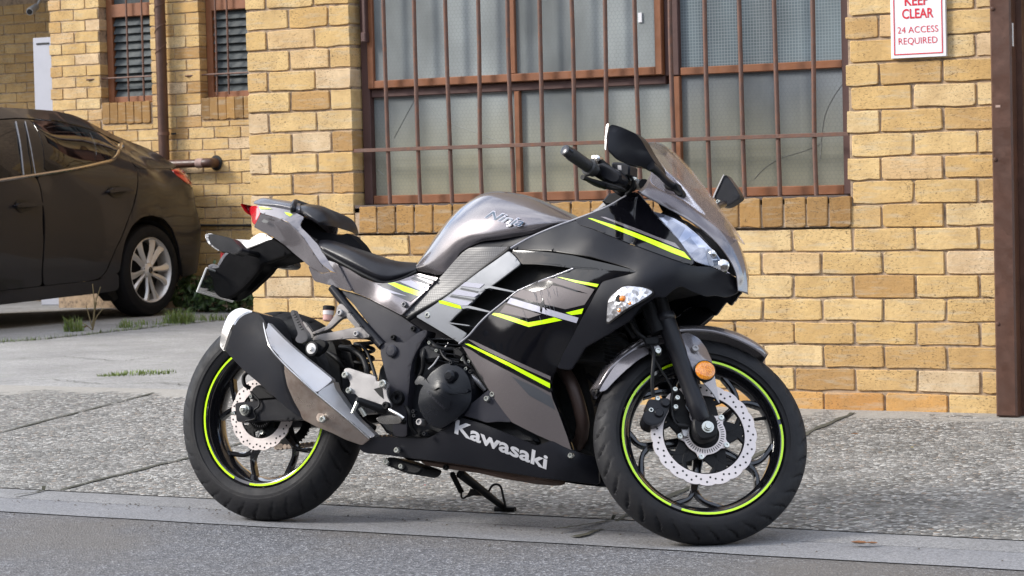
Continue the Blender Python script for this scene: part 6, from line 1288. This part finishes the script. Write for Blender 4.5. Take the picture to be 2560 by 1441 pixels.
q = BF.px(460+1045/3.275, 460+1350/3.275, .20); lathe(BF, 'hanger_washer', q[:2], [(0, .210), (.006, .210), (.007, .204), (.0155, .203), (.0165, .198)], mat('white_washer', (.66, .64, .62), .35), bike, seg=28); lathe(BF, 'hanger_rubber', q[:2], [(.012, .202), (.021, .201), (.021, .17), (0, .17)], rubber, bike, seg=24)
sheet(BF, 'hanger_arm', 'A: 1000,1290 1120,1270 1160,1310 1120,1380 1060,1400 1010,1360', .185, mblack, bike, thick=.02, er=.004, rc=.005)
q0 = BF.pts('A: 1185,1030,.14')[0]; up = np.array((0.0, 1.0, 0.0)); 
lev = lambda dv: BF.W([q0[0], q0[1]+dv, .14])[0]
axis('fluid_reservoir', lev(-.034), lev(-.002), [(0, 0), (0, .012), (.1, .015), (1, .016), (1, 0)], mat('fluid_plastic', (.55, .32, .28), .35, rv=.05), bike); axis('reservoir_cap', lev(-.002), lev(.011), [(0, 0), (0, .0175), (.85, .0175), (1, .015), (1, 0)], mblack, bike)
axis('reservoir_band', lev(-.016), lev(-.004), [(0, .0158), (0, .0162), (1, .0166), (1, .0158)], mat('cloudy_white', (.6, .56, .54), .4), bike)
# silencer
MS = 'B: 285,165,.240 400,90,.236 460,145,.238 240,340,.226 700,740,.205 600,500,.240 510,300,.246 450,500,.222'
cowlb = mat('silencer_black', (.014, .015, .020), .58, spec=.22, rv=.08, bump=.15, bs=500, dirt=((.03, .024, .02), .4))
sheet(BF, 'silencer_body', 'B: 292,162 335,108 400,90 432,105 464,148 485,220 512,302 545,345 582,388 596,470 605,530 645,640 692,712 702,742 640,705 560,638 450,540 330,438 242,345 230,320 245,285', MS, cowlb, bike, thick=.12, er=.020, h=.014, rc=.008)
sheet(BF, 'end_cap', 'B: 206,292 214,230 238,160 262,108 292,80 325,67 385,84 402,92 345,112 300,162 252,280 236,322 228,330 215,318', 'B: 206,292,.20 262,108,.215 325,67,.200 400,92,.212 300,162,.236 236,322,.215', chr_, bike, thick=.11, er=.012, h=.012, rc=.008)
sheet(BF, 'heat_shield', 'B: 462,146 474,138 488,148 600,262 700,350 800,430 888,502 870,520 820,560 790,582 700,500 640,440 590,392 548,340 512,298 490,220', 'B: 462,146,.212 600,262,.215 888,502,.190 790,582,.232 512,298,.262 640,440,.258', steel, bike, thick=.02, er=.004, h=.014)
sheet(BF, 'silencer_pipe', 'B: 586,396 640,446 702,508 792,588 850,640 1000,760 1108,856 1056,896 960,862 880,822 780,782 702,740 690,700 655,640 612,540 596,460', 'B: 586,396,.258 702,508,.252 792,588,.232 1108,856,.150 1056,896,.150 702,740,.20 640,560,.235 880,740,.205', steelb, bike, thick=.07, er=.010, h=.014)
sheet(BF, 'heat_shield', 'B: 888,504 905,560 960,640 1040,740 1148,840 1110,856 1000,758 850,636 794,584 822,562', 'B: 888,504,.180 960,640,.165 1148,840,.135 1108,856,.152 794,584,.233 940,700,.190', steel, bike, thick=.03, er=.004, h=.014)
tube(BF, 'shield_edge', 'B: 470,142,.216 512,298,.264 586,394,.260 702,506,.254 792,586,.234 1000,758,.185 1110,856,.150', .0028, chr_, bike)
bolt(BF, 'bolt', 832, 742, .218, .010, zinc, bike, z='B'); q = BF.px(460+820/2.4016, 740+730/2.4016, .21); lathe(BF, 'bolt_recess', q[:2], [(0, .212), (.013, .212), (.015, .207)], steelb, bike, seg=20)
# side stand on the far side
foot = atg(1262, 1281)+np.array((0, 0, .012)); top = BF.W(BF.pts('D: 860,1120,-.10'))[0]
V, Fc = tube_geo(np.array([top, top+(foot-top)*.5, foot]), (.014, .012, .009), 12); mk('side_stand', V, Fc, mblack, bike, 40)
fw_ = BF.M[:, 0]; mk('stand_foot', *tube_geo(np.array([foot-fw_*.03-(0, 0, .006), foot+fw_*.035-(0, 0, .003)]), (.012, .009), 8), mblack, bike, 30)
m_ = top+(foot-top)*.60; t_ = (foot-top)/np.linalg.norm(foot-top); up_ = np.array((0, 0, 1.)); 
V, Fc = tube_geo(crom(np.array([m_, m_+fw_*.02+up_*.028, m_+fw_*.045+up_*.026, m_+fw_*.055-up_*.01, m_+t_*.075+fw_*.012]), 6), .0035, 8); mk('stand_loop', V, Fc, mblack, bike, 40)
a_ = BF.W(BF.pts('D: 805,1122,-.10'))[0]; b_2 = BF.W(BF.pts('D: 868,1248,-.16'))[0]; n = 160; dv = b_2-a_; tt = dv/np.linalg.norm(dv); xx, yy = perp(tt)
V, Fc = tube_geo(np.array([a_+dv*i/n+.007*(cos(i*.85)*xx+sin(i*.85)*yy) for i in range(n)]), .0018, 5); mk('stand_spring', V, Fc, mblack, bike, 40)
V, Fc = tube_geo(crom(np.array([b_2, b_2+(0, 0, -.014), b_2+fw_*.012+(0, 0, -.016), m_-t_*.05]), 4), .003, 6); mk('spring_hook', V, Fc, mblack, bike, 40)
mk('stand_lug', *prism_geo(BF, 'D: 900,1285 930,1225 960,1230 1000,1262 1010,1275 940,1272', -.16, -.15, .001), mblack, bike, 30)
